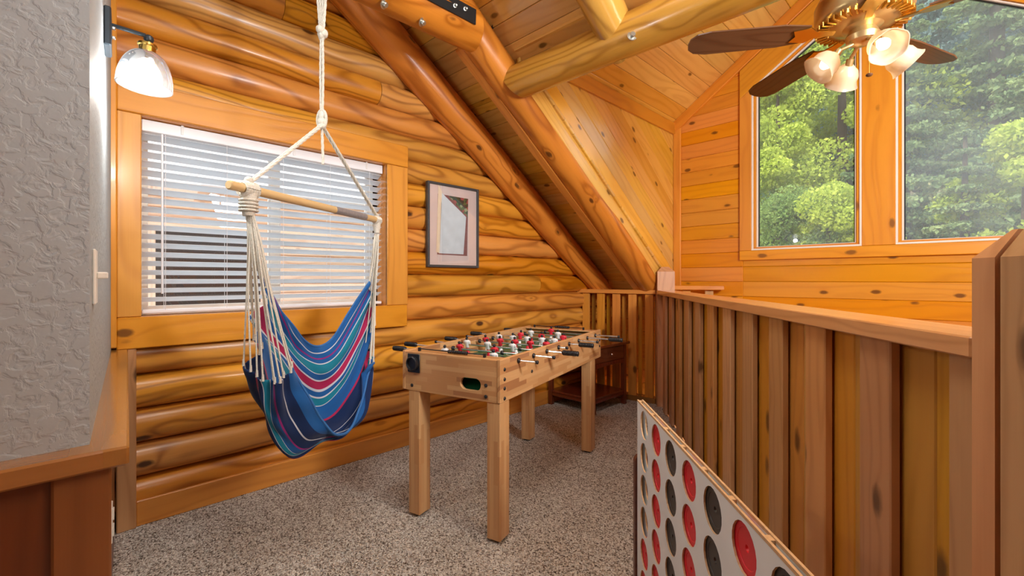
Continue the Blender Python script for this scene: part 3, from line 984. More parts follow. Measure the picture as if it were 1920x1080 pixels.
# the flat slab fixed along the rafter's lower side, ending under the tie beam
yS = 1.74
aa = Vector((.632, 3.93, axisz(3.93)-.045)); bb = Vector((.632, yS, axisz(yS)-.045))
F = frame((aa+bb)/2, bb-aa, (0, -RS, -1))
L = (bb-aa).length
v = MB(); v.box((-L/2, -.042, -.075), (L/2, .042, .060), .010)
v.out('slab', M_['trim'], r2, M=F)

def bolt(p, n, parent, r=.022):
    F = frame(p, Vector((.3, .5, .77)), n)
    MB().lathe([(r, 0), (r, .003), (r*.55, .004), (r*.55, .016), (r*.45, .019), (0, .019)], 14, F).out('bolt', M_['zinc'], parent, smooth=True)

tb = thing('tie_beam', 'horizontal round tie beam with a dark steel strap and bolts, under the roof', 'beam', (.66, 1.75, 2.68))
roundlog('log', (.75, 1.70, 2.62), (.75, .15, 2.62), .122, .125, M_['rafter'], tb, cut0=lambda y, z: z*.25)
# strap on its camera side
Fp = frame((.874, 1.22, 2.615), (0, 1, 0), (1, 0, -.05))
v = MB(); v.box((-.5, -.042, -.004), (.42, .042, .004), .002)
v.out('steel_strap', M_['dmetal'], tb, M=Fp)
for yy in (.34, .27, .02, -.2):
    q = Fp @ Vector((yy, .012 if yy != .27 else -.0, .004))
    bolt(q, Fp.to_3x3() @ Vector((0, 0, 1)), tb, .011)
bolt(Vector((.79, 1.12, 2.502)), Vector((.35, 0, -.93)), tb, .024)
bolt(Vector((.79, 1.34, 2.502)), Vector((.35, 0, -.93)), tb, .024)
q = W(925, 286, 3.3); 
bolt(Vector((.215, 2.30, axisz(2.30)-.035)), Vector((.85, -.25, -.45)), r1, .02)

hd = thing('header_log', 'pale varnished header log spanning in front of the dormer ceiling', 'beam', (.75, HY, 2.40))
roundlog('log', (.735, HY, 2.40), (4.3, HY, 2.40), .103, .110, M_['beam'], hd, cut0=lambda y, z: .10*max(0, -z/.1)*.6+.03)
bolt(Vector((1.66, HY-.082, 2.335)), Vector((.1, -.8, -.6)), hd, .024)
rs = thing('log_rafter', 'short squared-end log rafter resting on the header log', 'rafter', (1.50, 1.95, 2.49))
def stubflat(y, z, r): return (y, z)
roundlog('log', (1.53, 2.06, axisz(2.06)+.0), (1.53, .1, axisz(.1)), .098, .11, M_['beam'], rs, cut0=lambda y, z: z*.9)
for i, xx in enumerate((2.3, 3.1)):
    rx = thing('log_rafter', 'log rafter above the header log, %s from the short squared-end one' % ('next along' if i == 0 else 'second along'), 'rafter', (xx, 1.95, 2.49))
    roundlog('log', (xx, 2.02, axisz(2.02)+.01), (xx, -.6, axisz(-.6)+.01), .10, .11, M_['beam'], rx)

# ------------------------------------------------------------------ railings
CAPT, CAPB = 1.05, 1.012
def Fr(o, x): return frame(o, x, (0, 0, 1))
rl = thing('stair_railing', 'long pine railing of staggered vertical boards between the newel posts', 'railing', tuple(R(1.6, .06)))
FR = frame(R0, rd, (0, 0, 1))          # local X along the rail; local Y = z cross x
sy = 1 if (FR.to_3x3() @ Vector((0, 1, 0))).dot(rn_) > 0 else -1
def rbox(name, s0, s1, o0, o1, z0, z1, mat, par=rl, c=.003, grain=None):
    return bevbox(name, (s0, min(sy*o0, sy*o1), z0), (s1, max(sy*o0, sy*o1), z1), M_[mat], par, c, M=FR, grain=grain)
rbox('cap', -.001, 3.32, .0, .15, CAPB, CAPT, 'railcap')
rbox('sub_rail', .0, 3.30, .072, .11, .93, CAPB-.001, 'recess')
rbox('bottom_plate', .0, 3.30, .072, .11, .0, .09, 'recess')
s = .078-.13
while s < 3.25:
    rbox('board', max(s+.015, .0), min(s+.13, 3.30), .022, .044, .01, CAPB-.001, 'rail', grain=2)
    s += .278
s = .078+.002
while s < 3.2:
    rbox('board', s-.07, s+.068, .050, .070, .01, CAPB-.001, 'recess', grain=2)
    rbox('board', s+.070, min(s+.206, 3.30), .050, .070, .01, CAPB-.001, 'recess', grain=2)
    s += .278
def newel(label, F, w, d_, z1, z2, mat='rail', gap=.006):
    """two boards side by side with chamfered tops; F: frame at its base, local X width, Y depth"""
    nw = thing('newel_post', label, 'post', tuple(F.translation))
    for k in range(2):
        x0 = -w/2 if k == 0 else gap/2; x1 = -gap/2 if k == 0 else w/2
        c = min(d_, w)*.34
        ox0 = x0+(c if k == 0 else 0); ox1 = x1-(c if k == 1 else 0)
        v = [(x0, -d_/2, 0), (x1, -d_/2, 0), (x1, d_/2, 0), (x0, d_/2, 0),
             (x0, -d_/2, z1), (x1, -d_/2, z1), (x1, d_/2, z1), (x0, d_/2, z1),
             (ox0, -d_/2+c, z2), (ox1, -d_/2+c, z2), (ox1, d_/2-c, z2), (ox0, d_/2-c, z2)]
        f = [(3, 2, 1, 0), (0, 1, 5, 4), (1, 2, 6, 5), (2, 3, 7, 6), (3, 0, 4, 7),
             (4, 5, 9, 8), (5, 6, 10, 9), (6, 7, 11, 10), (7, 4, 8, 11), (8, 9, 10, 11)]
        # local X up the post so that the grain runs vertically
        G = F @ frame((0, 0, 0), (0, 0, 1), (1, 0, 0))
        inv = (F.inverted() @ G).inverted()
        link('post_board', mesh([inv @ Vector(p) for p in v], f), M_[mat], nw, G)
    return nw
FN = frame(R(-.051, .072), rd, (0, 0, 1))
newel('tall newel post of two boards with a dark gap, ending the railing nearest the camera', FN, .098, .14, 1.186, 1.232, gap=.010)
FN2 = frame(Vector((.862, 3.90, 0)), -rn_, (0, 0, 1)) @ Matrix.Rotation(0, 4, 'Z')
FN2 = frame(Vector((.875, 3.90, 0)), rd, (0, 0, 1))
newel('far newel post with chamfered top at the corner where the railings meet', FN2, .13, .15, 1.218, 1.262)

# railing across the back, log wall to newel
rb = thing('stair_railing', 'short railing across the back corner beside the log wall and side table', 'railing', (.4, 3.84, 0))
q0 = Vector((.03, 3.74, 0)); q1 = Vector((.80, 3.86, 0))
FB = frame(q0, q1-q0, (0, 0, 1)); LB = (q1-q0).length
def bbox_(name, s0, s1, o0, o1, z0, z1, mat, par=rb, c=.003, grain=None, F=FB):
    return bevbox(name, (s0, o0, z0), (s1, o1, z1), M_[mat], par, c, M=F, grain=grain)
bbox_('cap', -.02, LB+.01, -.02, .12, CAPB, CAPT, 'trim')
bbox_('bottom_plate', 0, LB, -.0, .10, .0, .05, 'cap')
for i in range(5):
    s = .035+i*.162
    bbox_('board', s, s+.078, .0, .022, .05, CAPB-.001, 'trim', grain=2)
for i in range(5):
    s = .085+i*.162
    bbox_('board', s+.022, s+.058, .070, .092, .05, CAPB-.001, 'recess', grain=2)
# short rail beyond the newel, bright in the window light
rc = thing('stair_railing', 'short sunlit rail cap running from the far newel to the window wall', 'railing', (1.0, 4.0, 1.05))
u0 = Vector((.93, 3.95, 0)); u1 = Vector((1.30, 4.15, 0))
FC = frame(u0, u1-u0, (0, 0, 1)); LC = (u1-u0).length
bbox_('cap', 0, LC, -.05, .07, 1.055, 1.092, 'trim', rc, F=FC)
for s in (.08, .27):
    bbox_('board', s, s+.07, .0, .02, .0, 1.054, 'recess', rc, grain=2, F=FC)
bbox_('bottom_plate', 0, LC, -.01, .05, -.05, .0, 'recess', rc, F=FC)

# ------------------------------------------------------------------ foosball table
T0 = CW(-.05, 1.94, 0)
lx = math.sin(math.radians(29.3)); ly = math.cos(math.radians(29.3))
tl_ = (CW(lx, ly, 0)-CW(0, 0, 0)).normalized()          # along the table, away from camera
ts_ = (CW(-ly, lx, 0)-CW(0, 0, 0)).normalized()         # across the table
FT = Matrix((tl_, ts_, Vector((0, 0, 1)))).transposed().to_4x4(); FT.translation = T0
TL, TW, TZ0, TZ1 = 1.36, .56, .612, .802
ft = thing('foosball_table', 'butcher-block foosball table with red and white players on chrome rods', 'game table', tuple(T0))
def tbox(name, lo, hi, mat, c=.003, grain=None, par=ft): return bevbox(name, lo, hi, M_[mat], par, c, M=FT, grain=grain)
tbox('side_panel', (0, 0, TZ0), (TL, .018, TZ1), 'block')
tbox('side_panel', (0, TW-.018, TZ0), (TL, TW, TZ1), 'block')
# end panel with the ball opening
def endpanel(x0, x1, hole):
    F = FT @ frame((x0, TW/2, (TZ0+TZ1-.006)/2), (0, 1, 0), (-1, 0, 0))
    hw = TW/2-.0185; hh = (TZ1-.006-TZ0)/2
    if not hole:
        me = MB().box((-hw, -hh, -(x1-x0)), (hw, hh, 0), .003); return me.out('end_panel', M_['block'], ft, M=F)
    # stadium hole
    s_ = -1 if F.to_3x3().col[0].dot(ts_) > 0 else 1
    hcx = s_*(TW/2-.158); hcy = -.024 if F.to_3x3().col[1].z > 0 else .024
    n = 24; ring = []
    for k in range(n):
        a = 2*PI*k/n
        cx_ = .028 if math.cos(a) > 0 else -.028
        ring.append((hcx+cx_+.028*math.cos(a), hcy+.028*math.sin(a)))
    outer = []
    for (x, y) in ring:
        dx, dy = x-hcx, y-hcy
        t_ = min(((hw-hcx) if dx > 0 else (hw+hcx))/max(abs(dx), 1e-6), ((hh-hcy) if dy > 0 else (hh+hcy))/max(abs(dy), 1e-6))
        outer.append((hcx+dx*t_, hcy+dy*t_))
    # snap closest outer points to corners
    for cxr, cyr in ((hw, hh), (-hw, hh), (-hw, -hh), (hw, -hh)):
        k = min(range(n), key=lambda k: (outer[k][0]-cxr)**2+(outer[k][1]-cyr)**2)
        outer[k] = (cxr, cyr)
    tk = x1-x0
    v = [(x, y, 0) for x, y in ring]+[(x, y, 0) for x, y in outer]+[(x, y, -tk) for x, y in ring]+[(x, y, -tk) for x, y in outer]
    f = []
    for k in range(n):
        j = (k+1) % n
        f += [(k, j, n+j, n+k), (2*n+k, 3*n+k, 3*n+j, 2*n+j), (k, 2*n+k, 2*n+j, j), (n+k, n+j, 3*n+j, 3*n+k)]
    me = mesh(v, f)
    bm = bmesh.new(); bm.from_mesh(me); bmesh.ops.recalc_face_normals(bm, faces=bm.faces); bm.to_mesh(me); bm.free()
    return link('end_panel', me, M_['block'], ft, F)
endpanel(.002, .020, True); endpanel(TL-.020, TL-.002, False)
tbox('playfield', (.02, .019, .700), (TL-.021, TW-.019, .706), 'green', .001)
tbox('ball_tray', (.021, .03, .622), (.12, TW-.03, .628), 'green', .001)
MB().add([FT @ Vector(p) for p in ((.022, .03, .64), (.022, TW-.03, .64), (.10, TW-.03, .699), (.10, .03, .699))], [(0, 1, 2, 3)]).out('light_catch_ramp', M_['green'], ft)  # green slope added behind the ball hole to catch light
tbox('bottom_panel', (.02, .019, .613), (TL-.021, TW-.019, .619), 'block', .001)
# white pitch markings
mb = MB()
mb.box((TL/2-.003, .02, .7062), (TL/2+.003, TW-.02, .7068))
for k in range(32):
    a0, a1 = 2*PI*k/32, 2*PI*(k+1)/32
    r_, q_ = .075, .069
    c0 = (TL/2, TW/2)
    mb.add([(c0[0]+r_*math.cos(a0), c0[1]+r_*math.sin(a0), .7066), (c0[0]+r_*math.cos(a1), c0[1]+r_*math.sin(a1), .7066),
            (c0[0]+q_*math.cos(a1), c0[1]+q_*math.sin(a1), .7066), (c0[0]+q_*math.cos(a0), c0[1]+q_*math.sin(a0), .7066)], [(0, 1, 2, 3)])
for e in (0, 1):
    x0, x1 = (.03, .22) if e == 0 else (TL-.22, TL-.03)
    mb.box((x0, TW/2-.12, .7062), (x1, TW/2-.115, .7068)); mb.box((x0, TW/2+.115, .7062), (x1, TW/2+.12, .7068))
    xx = x1 if e == 0 else x0
    mb.box((xx-.0025, TW/2-.12, .7062), (xx+.0025, TW/2+.12, .7068))
mb.out('pitch_lines', M_['whitep'], ft, M=FT)
tbox('top_rim', (.02, .018, .789), (.09, TW-.018, .7965), 'block', .002)
tbox('top_rim', (TL-.09, .018, .789), (TL-.02, TW-.018, .7965), 'block', .002)
# legs
for (x0, y0) in ((.004, .004), (.004, TW-.105), (1.17, .004), (1.17, TW-.105)):
    lg = tbox('leg', (x0, y0, .012), (x0+.082, y0+.068, TZ0-.001), 'block', .003, 2)
    tbox('foot', (x0+.014, y0+.012, 0), (x0+.068, y0+.056, .012), 'black', .003, 0, lg)
# bolts on the end and side
def screw(p, n, par=ft, r=.0085):
    F = FT @ frame(p, (0, 0, 1), n)
    MB().lathe([(r, 0), (r, .002), (r*.6, .005), (0, .006)], 10, F).out('screw', M_['black'], par, smooth=True)
for (t_, z) in ((.075, .683), (.075, .634), (.50, .636)): screw((0.002, t_, z), (-1, 0, 0))
for (x_, z) in ((.035, .755), (.035, .712), (.035, .672), (.035, .628), (.30, .70), (TL-.03, .765), (TL-.03, .73), (TL-.03, .69)): screw((x_, 0, z), (0, -1, 0))
# ball cup on the end panel
F = FT @ frame((0, TW-.075, .745), (0, 1, 0), (-1, 0, 0))
m = MB(); m.box((-.038, -.045, 0), (.038, .045, .006), .003)
m.lathe([(.034, .006), (.036, .020), (.030, .026), (.026, .012), (0, .010)], 18, F=None) if False else None
m.v = [p for p in m.v]
m.lathe([(.034, .006), (.035, .020), (.030, .024), (.027, .011), (0, .009)], 18)
cup = m.out('ball_cup', M_['black'], ft, M=F, smooth=True)
# score counters over each end
for xx, nn in ((.045, 'near'), (TL-.045, 'far')):
    F = FT @ frame((xx, TW/2, .808), (0, 1, 0), (0, 0, 1))
    scb = MB().tube([(-.17, 0, 0), (.21, 0, 0)], .003, 6).out('score_counter', M_['black'], ft, M=F)
    off = -.03 if nn == 'near' else -.02
    bead = mesh(*(lambda m: (m.v, m.f))(MB().lathe([(.0055, -.0045), (.0085, -.004), (.0085, .004), (.0055, .0045)], 10, Matrix.Rotation(PI/2, 4, 'Y'))), smooth=True)
    bead.materials.append(M_['black'])
    for k in range(10):
        link('counter_bead', bead, None, scb, F @ Matrix.Translation((off+.011*k-.04, 0, 0)))
    MB().box((-.175, -.006, -.012), (-.165, .006, .006)).box((.205, -.006, -.012), (.215, .006, .006)).out('counter_bracket', M_['black'], scb, M=F)

# player figure (shared meshes), hanging from the rod at origin, rod along local X
def player_meshes():
    body = MB()
    body.lathe([(.0, -.062), (.012, -.062), (.0125, -.050), (.009, -.044), (.0075, -.028), (.0095, -.020)], 8, Matrix.Diagonal((1.15, .8, 1, 1)))   # feet and legs
    legs = mesh(body.v, body.f, True)
    t_ = MB()
    t_.lathe([(.0095, -.020), (.0115, -.012), (.0135, .006), (.0175, .016), (.016, .023), (.007, .027)], 10, Matrix.Diagonal((1.1, .75, 1, 1)))
    t_.box((-.021, -.006, .004), (-.015, .006, .022), .002).box((.015, -.006, .004), (.021, .006, .022), .002)
    torso = mesh(t_.v, t_.f, True)
    h = MB(); h.ball((0, 0, .035), .0085, 8, 6)
    head = mesh(h.v, h.f, True)
    return legs, torso, head
def pm(mat_l, mat_t):
    a, b, c = player_meshes()
    a.materials.append(M_[mat_l]); b.materials.append(M_[mat_t]); c.materials.append(M_['black'])
    return a, b, c
def joined(team):
    v = []; f = []; mi = []
    me = bpy.data.meshes.new('player')
    n = 0; idx = []
    for i, part in enumerate(player_meshes()):
        vs = [tuple(q.co) for q in part.vertices]; fs = [tuple(q.vertices) for q in part.polygons]
        v += vs; f += [tuple(k+n for k in q) for q in fs]; n += len(vs); idx += [i]*len(fs)
    me.from_pydata(v, [], f)
    cols = ('whitep', 'redp', 'black') if team == 'red' else ('redp', 'whitep', 'black')
    for c in cols: me.materials.append(M_[c])
    me.polygons.foreach_set('material_index', idx)
    me.polygons.foreach_set('use_smooth', [True]*len(f))
    return me
PLM = {'red': joined('red'), 'white': joined('white')}
g_me = MB()
prof = [(.010, 0), (.013, .004)]
for k in range(8):
    z0 = .008+k*.0088
    prof += [(.0145, z0), (.0155, z0+.003), (.0120, z0+.007)]
prof += [(.0150, .082), (.0135, .087), (.006, .089)]
g_me.lathe([(r_*.92, z_) for r_, z_ in prof], 12)
GRIP = mesh(g_me.v, g_me.f, True); GRIP.materials.append(M_['black'])
bp = MB().lathe([(.006, -.007), (.0115, -.006), (.0125, 0), (.0115, .006), (.006, .007)], 12)
BUMP = mesh(bp.v, bp.f, True); BUMP.materials.append(M_['black'])
ec = MB().lathe([(.0045, 0), (.0085, .001), (.0085, .012), (.005, .014)], 12)
ECAP = mesh(ec.v, ec.f, True); ECAP.materials.append(M_['black'])
RZ = .775
# rod: (grip side, extension right, extension left, [(team, t positions)])
rods = [
 ('L', .09, .212, 0, 0), ('L', .104, .27, 0, 0), ('R', .178, .16, 0, 0), ('L', .045, .216, 0, 0),
 ('R', .150, .15, 0, 0), ('L', .114, .23, 0, 0), ('R', .230, .07, 0, 0), ('L', .155, .14, 0, 0)]
# teams laid out as the photograph reads them, shifted to where each rod was pushed
lay = [('white', [.42, .13]), ('red', [.44, .22]), ('white', [.50, .36, .20]), ('red', [.47, .37, .27, .17, .07]),
       ('white', [.47, .37, .27, .17, .09]), ('red', [.40, .25, .10]), ('white', [.40, .20]), ('red', [.32])]
for i, (gs, er, el, tm, _p) in enumerate(rods):
    team, ps = lay[i]
    x_ = .16+.1535*i
    F = FT @ frame((x_, 0, RZ), (0, 1, 0), (0, 0, 1))
    rod = MB().tube([(-er, 0, 0), (TW+el, 0, 0)], .0052, 8).out('rod', M_['chrome'], ft, M=F, smooth=True)
    for t_ in (0, TW):
        s_ = -1 if t_ == 0 else 1
        br = MB().lathe([(.0055, 0), (.012, .001), (.012, .006), (.009, .010), (.0055, .011)], 12)
        link('bearing', mesh(br.v, br.f, True), M_['black'], rod, F @ Matrix.Translation((t_, 0, 0)) @ Matrix.Rotation(s_*PI/2, 4, 'Y'))
    if gs == 'R':
        link('grip', GRIP, None, rod, F @ Matrix.Translation((-er+.088, 0, 0)) @ Matrix.Rotation(-PI/2, 4, 'Y'))
        link('end_cap', ECAP, None, rod, F @ Matrix.Translation((TW+el, 0, 0)) @ Matrix.Rotation(PI/2, 4, 'Y'))
    else:
        link('grip', GRIP, None, rod, F @ Matrix.Translation((TW+el-.088, 0, 0)) @ Matrix.Rotation(PI/2, 4, 'Y'))
        link('end_cap', ECAP, None, rod, F @ Matrix.Translation((-er, 0, 0)) @ Matrix.Rotation(-PI/2, 4, 'Y'))
    tilt = random.uniform(-.25, .25)
    for t_ in ps:
        link('player', PLM[team], None, rod, F @ Matrix.Translation((t_, 0, 0)) @ Matrix.Rotation(tilt+random.uniform(-.05, .05), 4, 'X'))
    for t_ in (min(ps)-.045, max(ps)+.045):
        link('bumper', BUMP, None, rod, F @ Matrix.Translation((t_, 0, 0)) @ Matrix.Rotation(PI/2, 4, 'Y'))

# ------------------------------------------------------------------ side table
st = thing('side_table', 'dark mahogany side table with drawer and low shelf in the railing corner', 'table', (.34, 3.45, 0))
def sbox(name, lo, hi, mat='mahog', c=.003, par=st, grain=None): return bevbox(name, lo, hi, M_[mat], par, c, grain=grain)
sx0, sx1, sy0, sy1 = .10, .60, 3.17, 3.70
sbox('tabletop', (sx0-.02, sy0-.02, .555), (sx1+.025, sy1+.02, .578))
for x0 in (sx0, sx1-.04):
    for y0 in (sy0, sy1-.04):
        sbox('leg', (x0, y0, 0), (x0+.04, y0+.04, .555), grain=2)
sbox('apron', (sx0+.01, sy0+.008, .40), (sx1-.012, sy0+.024, .554))
sbox('apron', (sx0+.01, sy1-.024, .40), (sx1-.012, sy1-.008, .554))
sbox('apron', (sx0+.008, sy0+.03, .40), (sx0+.024, sy1-.03, .554))
dr = sbox('drawer', (sx1-.03, sy0+.042, .425), (sx1-.004, sy1-.042, .548))
m = MB(); m.lathe([(.006, 0), (.006, .012), (.011, .018), (.008, .024), (0, .025)], 12, frame((sx1-.004, (sy0+sy1)/2, .487), (0, 1, 0), (1, 0, 0)))
m.out('knob', M_['chrome'], dr, smooth=True)
# arched rail below the drawer
m = MB(); n = 14; pts = []
ya_, yb_ = sy0+.041, sy1-.041
for k in range(n+1):
    u = k/n; pts.append((ya_+(yb_-ya_)*u, .392+.012*math.sin(PI*u)-.012))
poly = pts+[(yb_, .423), (ya_, .423)]
for k in range(n):
    (a1, b1), (a2, b2) = pts[k], pts[k+1]
    m.add([(sx1-.026, a1, b1), (sx1-.026, a2, b2), (sx1-.026, a2, .423), (sx1-.026, a1, .423),
           (sx1-.006, a1, b1), (sx1-.006, a2, b2), (sx1-.006, a2, .423), (sx1-.006, a1, .423)],
          [(0, 3, 2, 1), (4, 5, 6, 7), (0, 1, 5, 4), (3, 7, 6, 2)])
m.out('arched_rail', M_['mahog'], st)
sbox('shelf', (sx0+.005, sy0+.005, .115), (sx1-.005, sy1-.005, .135))
sbox('shelf_rail', (sx1-.025, sy0+.04, .085), (sx1-.008, sy1-.04, .114))
sbox('shelf_rail', (sx0+.04, sy0+.008, .085), (sx1-.04, sy0+.025, .114))

# ------------------------------------------------------------------ picture
pf = thing('framed_picture', 'framed picture with pink mat hanging on the log wall', 'picture', (.08, 2.085, 1.237))
py0, py1, pz0, pz1 = 1.845, 2.325, 1.237, 1.855
fw = .018
for lo, hi in (((.078, py0, pz0), (.110, py0+fw, pz1)), ((.078, py1-fw, pz0), (.110, py1, pz1)),
               ((.078, py0+fw, pz0), (.110, py1-fw, pz0+fw)), ((.078, py0+fw, pz1-fw), (.110, py1-fw, pz1))):
    bevbox('frame_bar', lo, hi, M_['frame'], pf, .003)
bevbox('mat_board', (.080, py0+.01, pz0+.01), (.096, py1-.01, pz1-.01), M_['mat'], pf, .001)
def art_mat():
    t = NT('print_flowers')
    co = t.obj()
    v = t.n('ShaderNodeTexVoronoi'); v.inputs['Scale'].default_value = 42; t.l(co, v.inputs['Vector'])
    sep = t.n('ShaderNodeSeparateColor'); t.l(v.outputs['Color'], sep.inputs[0])
    c = t.ramp(sep.outputs[0], [(0, (.03, .05, .02)), (.35, (.10, .14, .04)), (.55, (.05, .03, .02)), (.72, (.35, .07, .06)), (.88, (.30, .33, .16))], 'CONSTANT')
    t.l(c, t.b.inputs['Base Color']); t.set(Roughness=.6)
    return t.m
M_['art'] = art_mat()
M_['artred'] = plain('print_brick_red', (.22, .06, .05), .6, bscale=60, vary=.2)
M_['artreflect'] = plain('painted_pale_reflection', (.62, .68, .72), .5, bscale=14, vary=.06)
M_['artcream'] = plain('print_cream', (.78, .66, .48), .5, bscale=30)
def onpic(px, py):
    """point on the picture plane for a photograph pixel"""
    a = (px-960)/845; p = CAMX-.098
    y = p*(1+a)/(1-a); Yc = (p+y)*.7071
    return (y, CAMZ+(523.5-py)/845*Yc)
def art(name, pts, x0, x1, mat):
    P = [onpic(*q) for q in pts]
    Fq = frame((x0, P[0][0], P[0][1]), (0, 1, 0), (1, 0, 0))
    inv = Fq.inverted()
    Q = [inv @ Vector((x0, y, z)) for y, z in P]
    poly = [(q.x, q.y) for q in Q]
    if area2(poly) < 0: poly = poly[::-1]
    m = MB(); m.prism(poly, 0, x1-x0)
    return m.out(name, M_[mat], pf, M=Fq)
art('print', [(821, 363), (878, 373), (876, 480), (820, 477)], .0965, .0972, 'artred')
art('print_flowers', [(841, 367), (878, 373), (877, 408)], .0972, .0976, 'art')
art('painted_reflection', [(828, 361), (874, 407), (869, 477), (824, 475)], .0976, .0980, 'artreflect')  # window's reflection in the glass, painted as a pale shape
art('print_edge', [(822, 346), (829, 360), (824, 475), (818, 472)], .0976, .0980, 'artcream')
bevbox('glazing', (.1002, py0+.014, pz0+.014), (.1022, py1-.014, pz1-.014), M_['picglass'], pf, .0003)

# ------------------------------------------------------------------ connect-four board
d4 = .105
Ya, Yb4 = 1.53, .63
def C4(Y, z, o=0):
    """point on the board's near-side face at depth Y and height z; o goes away behind the face (to the right)"""
    Xf = .385+.0311*(Y-.631)+(.735-z)*.03
    return CW(Xf+o, Y, z)
BT, BB = .742, .105
cols = [1.433-.131*k for k in range(7)]
rows = [.685-.1025*k for k in range(6)]
DR = .0445
YN = .56; YF = 1.52
cf = thing('connect_four_board', 'large white connect-four game board with round holes, standing beside the railing', 'game board', tuple(C4(1.04, 0)))
FG = frame(C4(YF, .40), C4(YN, .40)-C4(YF, .40), C4(1, .4)-C4(1, .4, .1))
def toF(p): return FG.inverted() @ p
def panel_with_holes(name, zoff0, zoff1, par):
    """grid of cells each with a round hole"""
    v = []; f = []
    xs = [0.0]+[(toF(C4((cols[k]+cols[k+1])/2, .4))).x for k in range(6)]+[toF(C4(YN, .4)).x]
    zs_w = [BT]+[(rows[k]+rows[k+1])/2 for k in range(5)]+[BB]
    n = 20
    for zf in (zoff0, zoff1):
        pass
    for ci in range(7):
        cxl = toF(C4(cols[ci], .4)).x
        for ri in range(6):
            x0, x1 = xs[ci], xs[ci+1]
            yt = toF(C4(1, zs_w[ri])).y; yb = toF(C4(1, zs_w[ri+1])).y; cy = toF(C4(1, rows[ri])).y
            lo_y, hi_y = min(yt, yb), max(yt, yb)
            ring = [(cxl+DR*math.cos(2*PI*(k+.5)/n), cy+DR*math.sin(2*PI*(k+.5)/n)) for k in range(n)]
            outer = []
            for (x, y) in ring:
                dx, dy = x-cxl, y-cy
                t_ = min(((x1-cxl) if dx > 0 else (cxl-x0))/max(abs(dx), 1e-6), ((hi_y-cy) if dy > 0 else (cy-lo_y))/max(abs(dy), 1e-6))
                outer.append((cxl+dx*t_, cy+dy*t_))
            for a_, b_ in ((x0, lo_y), (x1, lo_y), (x1, hi_y), (x0, hi_y)):
                k = min(range(n), key=lambda k: (outer[k][0]-a_)**2+(outer[k][1]-b_)**2)
                outer[k] = (a_, b_)
            b0 = len(v)
            for zf in (zoff0, zoff1):
                v += [(x, y, zf) for x, y in ring]+[(x, y, zf) for x, y in outer]
            for k in range(n):
                j = (k+1) % n
                f += [(b0+k, b0+n+k, b0+n+j, b0+j), (b0+2*n+k, b0+2*n+j, b0+3*n+j, b0+3*n+k), (b0+k, b0+j, b0+2*n+j, b0+2*n+k)]
    # rim
    X0, X1 = 0, xs[-1]; Y0 = toF(C4(1, BB)).y; Y1 = toF(C4(1, BT)).y
    b0 = len(v)
    for zf in (zoff0, zoff1): v += [(X0, Y0, zf), (X1, Y0, zf), (X1, Y1, zf), (X0, Y1, zf)]
    for k in range(4):
        j = (k+1) % 4; f.append((b0+k, b0+j, b0+4+j, b0+4+k))
    me = mesh(v, f); me.materials.append(M_['boardwhite']); me.materials.append(M_['ply'])
    for i, p in enumerate(me.polygons):
        if i < 42*n*3 and i % 3 == 2: p.material_index = 1
    bm = bmesh.new(); bm.from_mesh(me)
    bmesh.ops.remove_doubles(bm, verts=bm.verts, dist=.0004)
    bmesh.ops.recalc_face_normals(bm, faces=bm.faces); bm.to_mesh(me); bm.free()
    return link(name, me, M_['boardwhite'], par, FG)
panel_with_holes('front_panel', 0, -.004, cf)
panel_with_holes('back_panel', -.015, -.019, cf)
X1b = toF(C4(YN, .4)).x; Yt = toF(C4(1, BT)).y; Yl = toF(C4(1, BB)).y
edge = .016
for k in range(8):
    xk = 0 if k == 0 else X1b if k == 7 else toF(C4((cols[k-1]+cols[k])/2, .4)).x
    a0 = xk if k == 0 else xk-edge/2; a1 = xk+edge if k == 0 else (xk if k == 7 else xk+edge/2)
    m = MB().box((a0, min(Yt, Yl)+.001, -.0148), (a1, max(Yt, Yl)-.0005, -.0042)); m.out('divider', M_['ply'], cf, M=FG)
m = MB()
ya4, yb4 = (Yt-.004, Yt+.002) if Yt > Yl else (Yt-.002, Yt+.004)
for z0, z1 in ((-.0042, .0004), (-.0194, -.0148)):
    MB().box((-.001, min(ya4, yb4), z0), (X1b+.001, max(ya4, yb4), z1)).out('top_edge', M_['ply'], cf, M=FG)
MB().box((0, min(Yl, Yl+.01), -.0148), (X1b, max(Yl, Yl+.012), -.0042)).out('release_bar', M_['ply'], cf, M=FG)
# end legs: stained boards with rounded tops
for end, Y_ in ((0, 1.535), (1, .545)):
    m = MB()
    base = C4(Y_, 0); s_ = 1 if end == 0 else -1
    Fl = frame(C4(Y_, 0, .013), CW(1, 0, 0)-CW(0, 0, 0), (0, 0, 1))
    hw = .032; zt_ = .553
    poly = [(-hw, 0), (hw, 0)]+[(hw-.02+.02*math.cos(a), zt_-.02+.02*math.sin(a)) for a in np.linspace(0, PI/2, 5)]+[(-hw+.02-.02*math.sin(a), zt_-.02+.02*math.cos(a)) for a in np.linspace(0, PI/2, 5)]
    G = Fl @ Matrix.Rotation(PI/2, 4, 'X')
    m.prism(poly, -.011, .011)
    Gx = G
    o_ = m.out('leg', M_['leg'], cf, M=Gx)
    MB().box((-.14, -.012, 0), (.14, .012, .045), .004).out('foot', M_['leg'], cf, M=Fl)
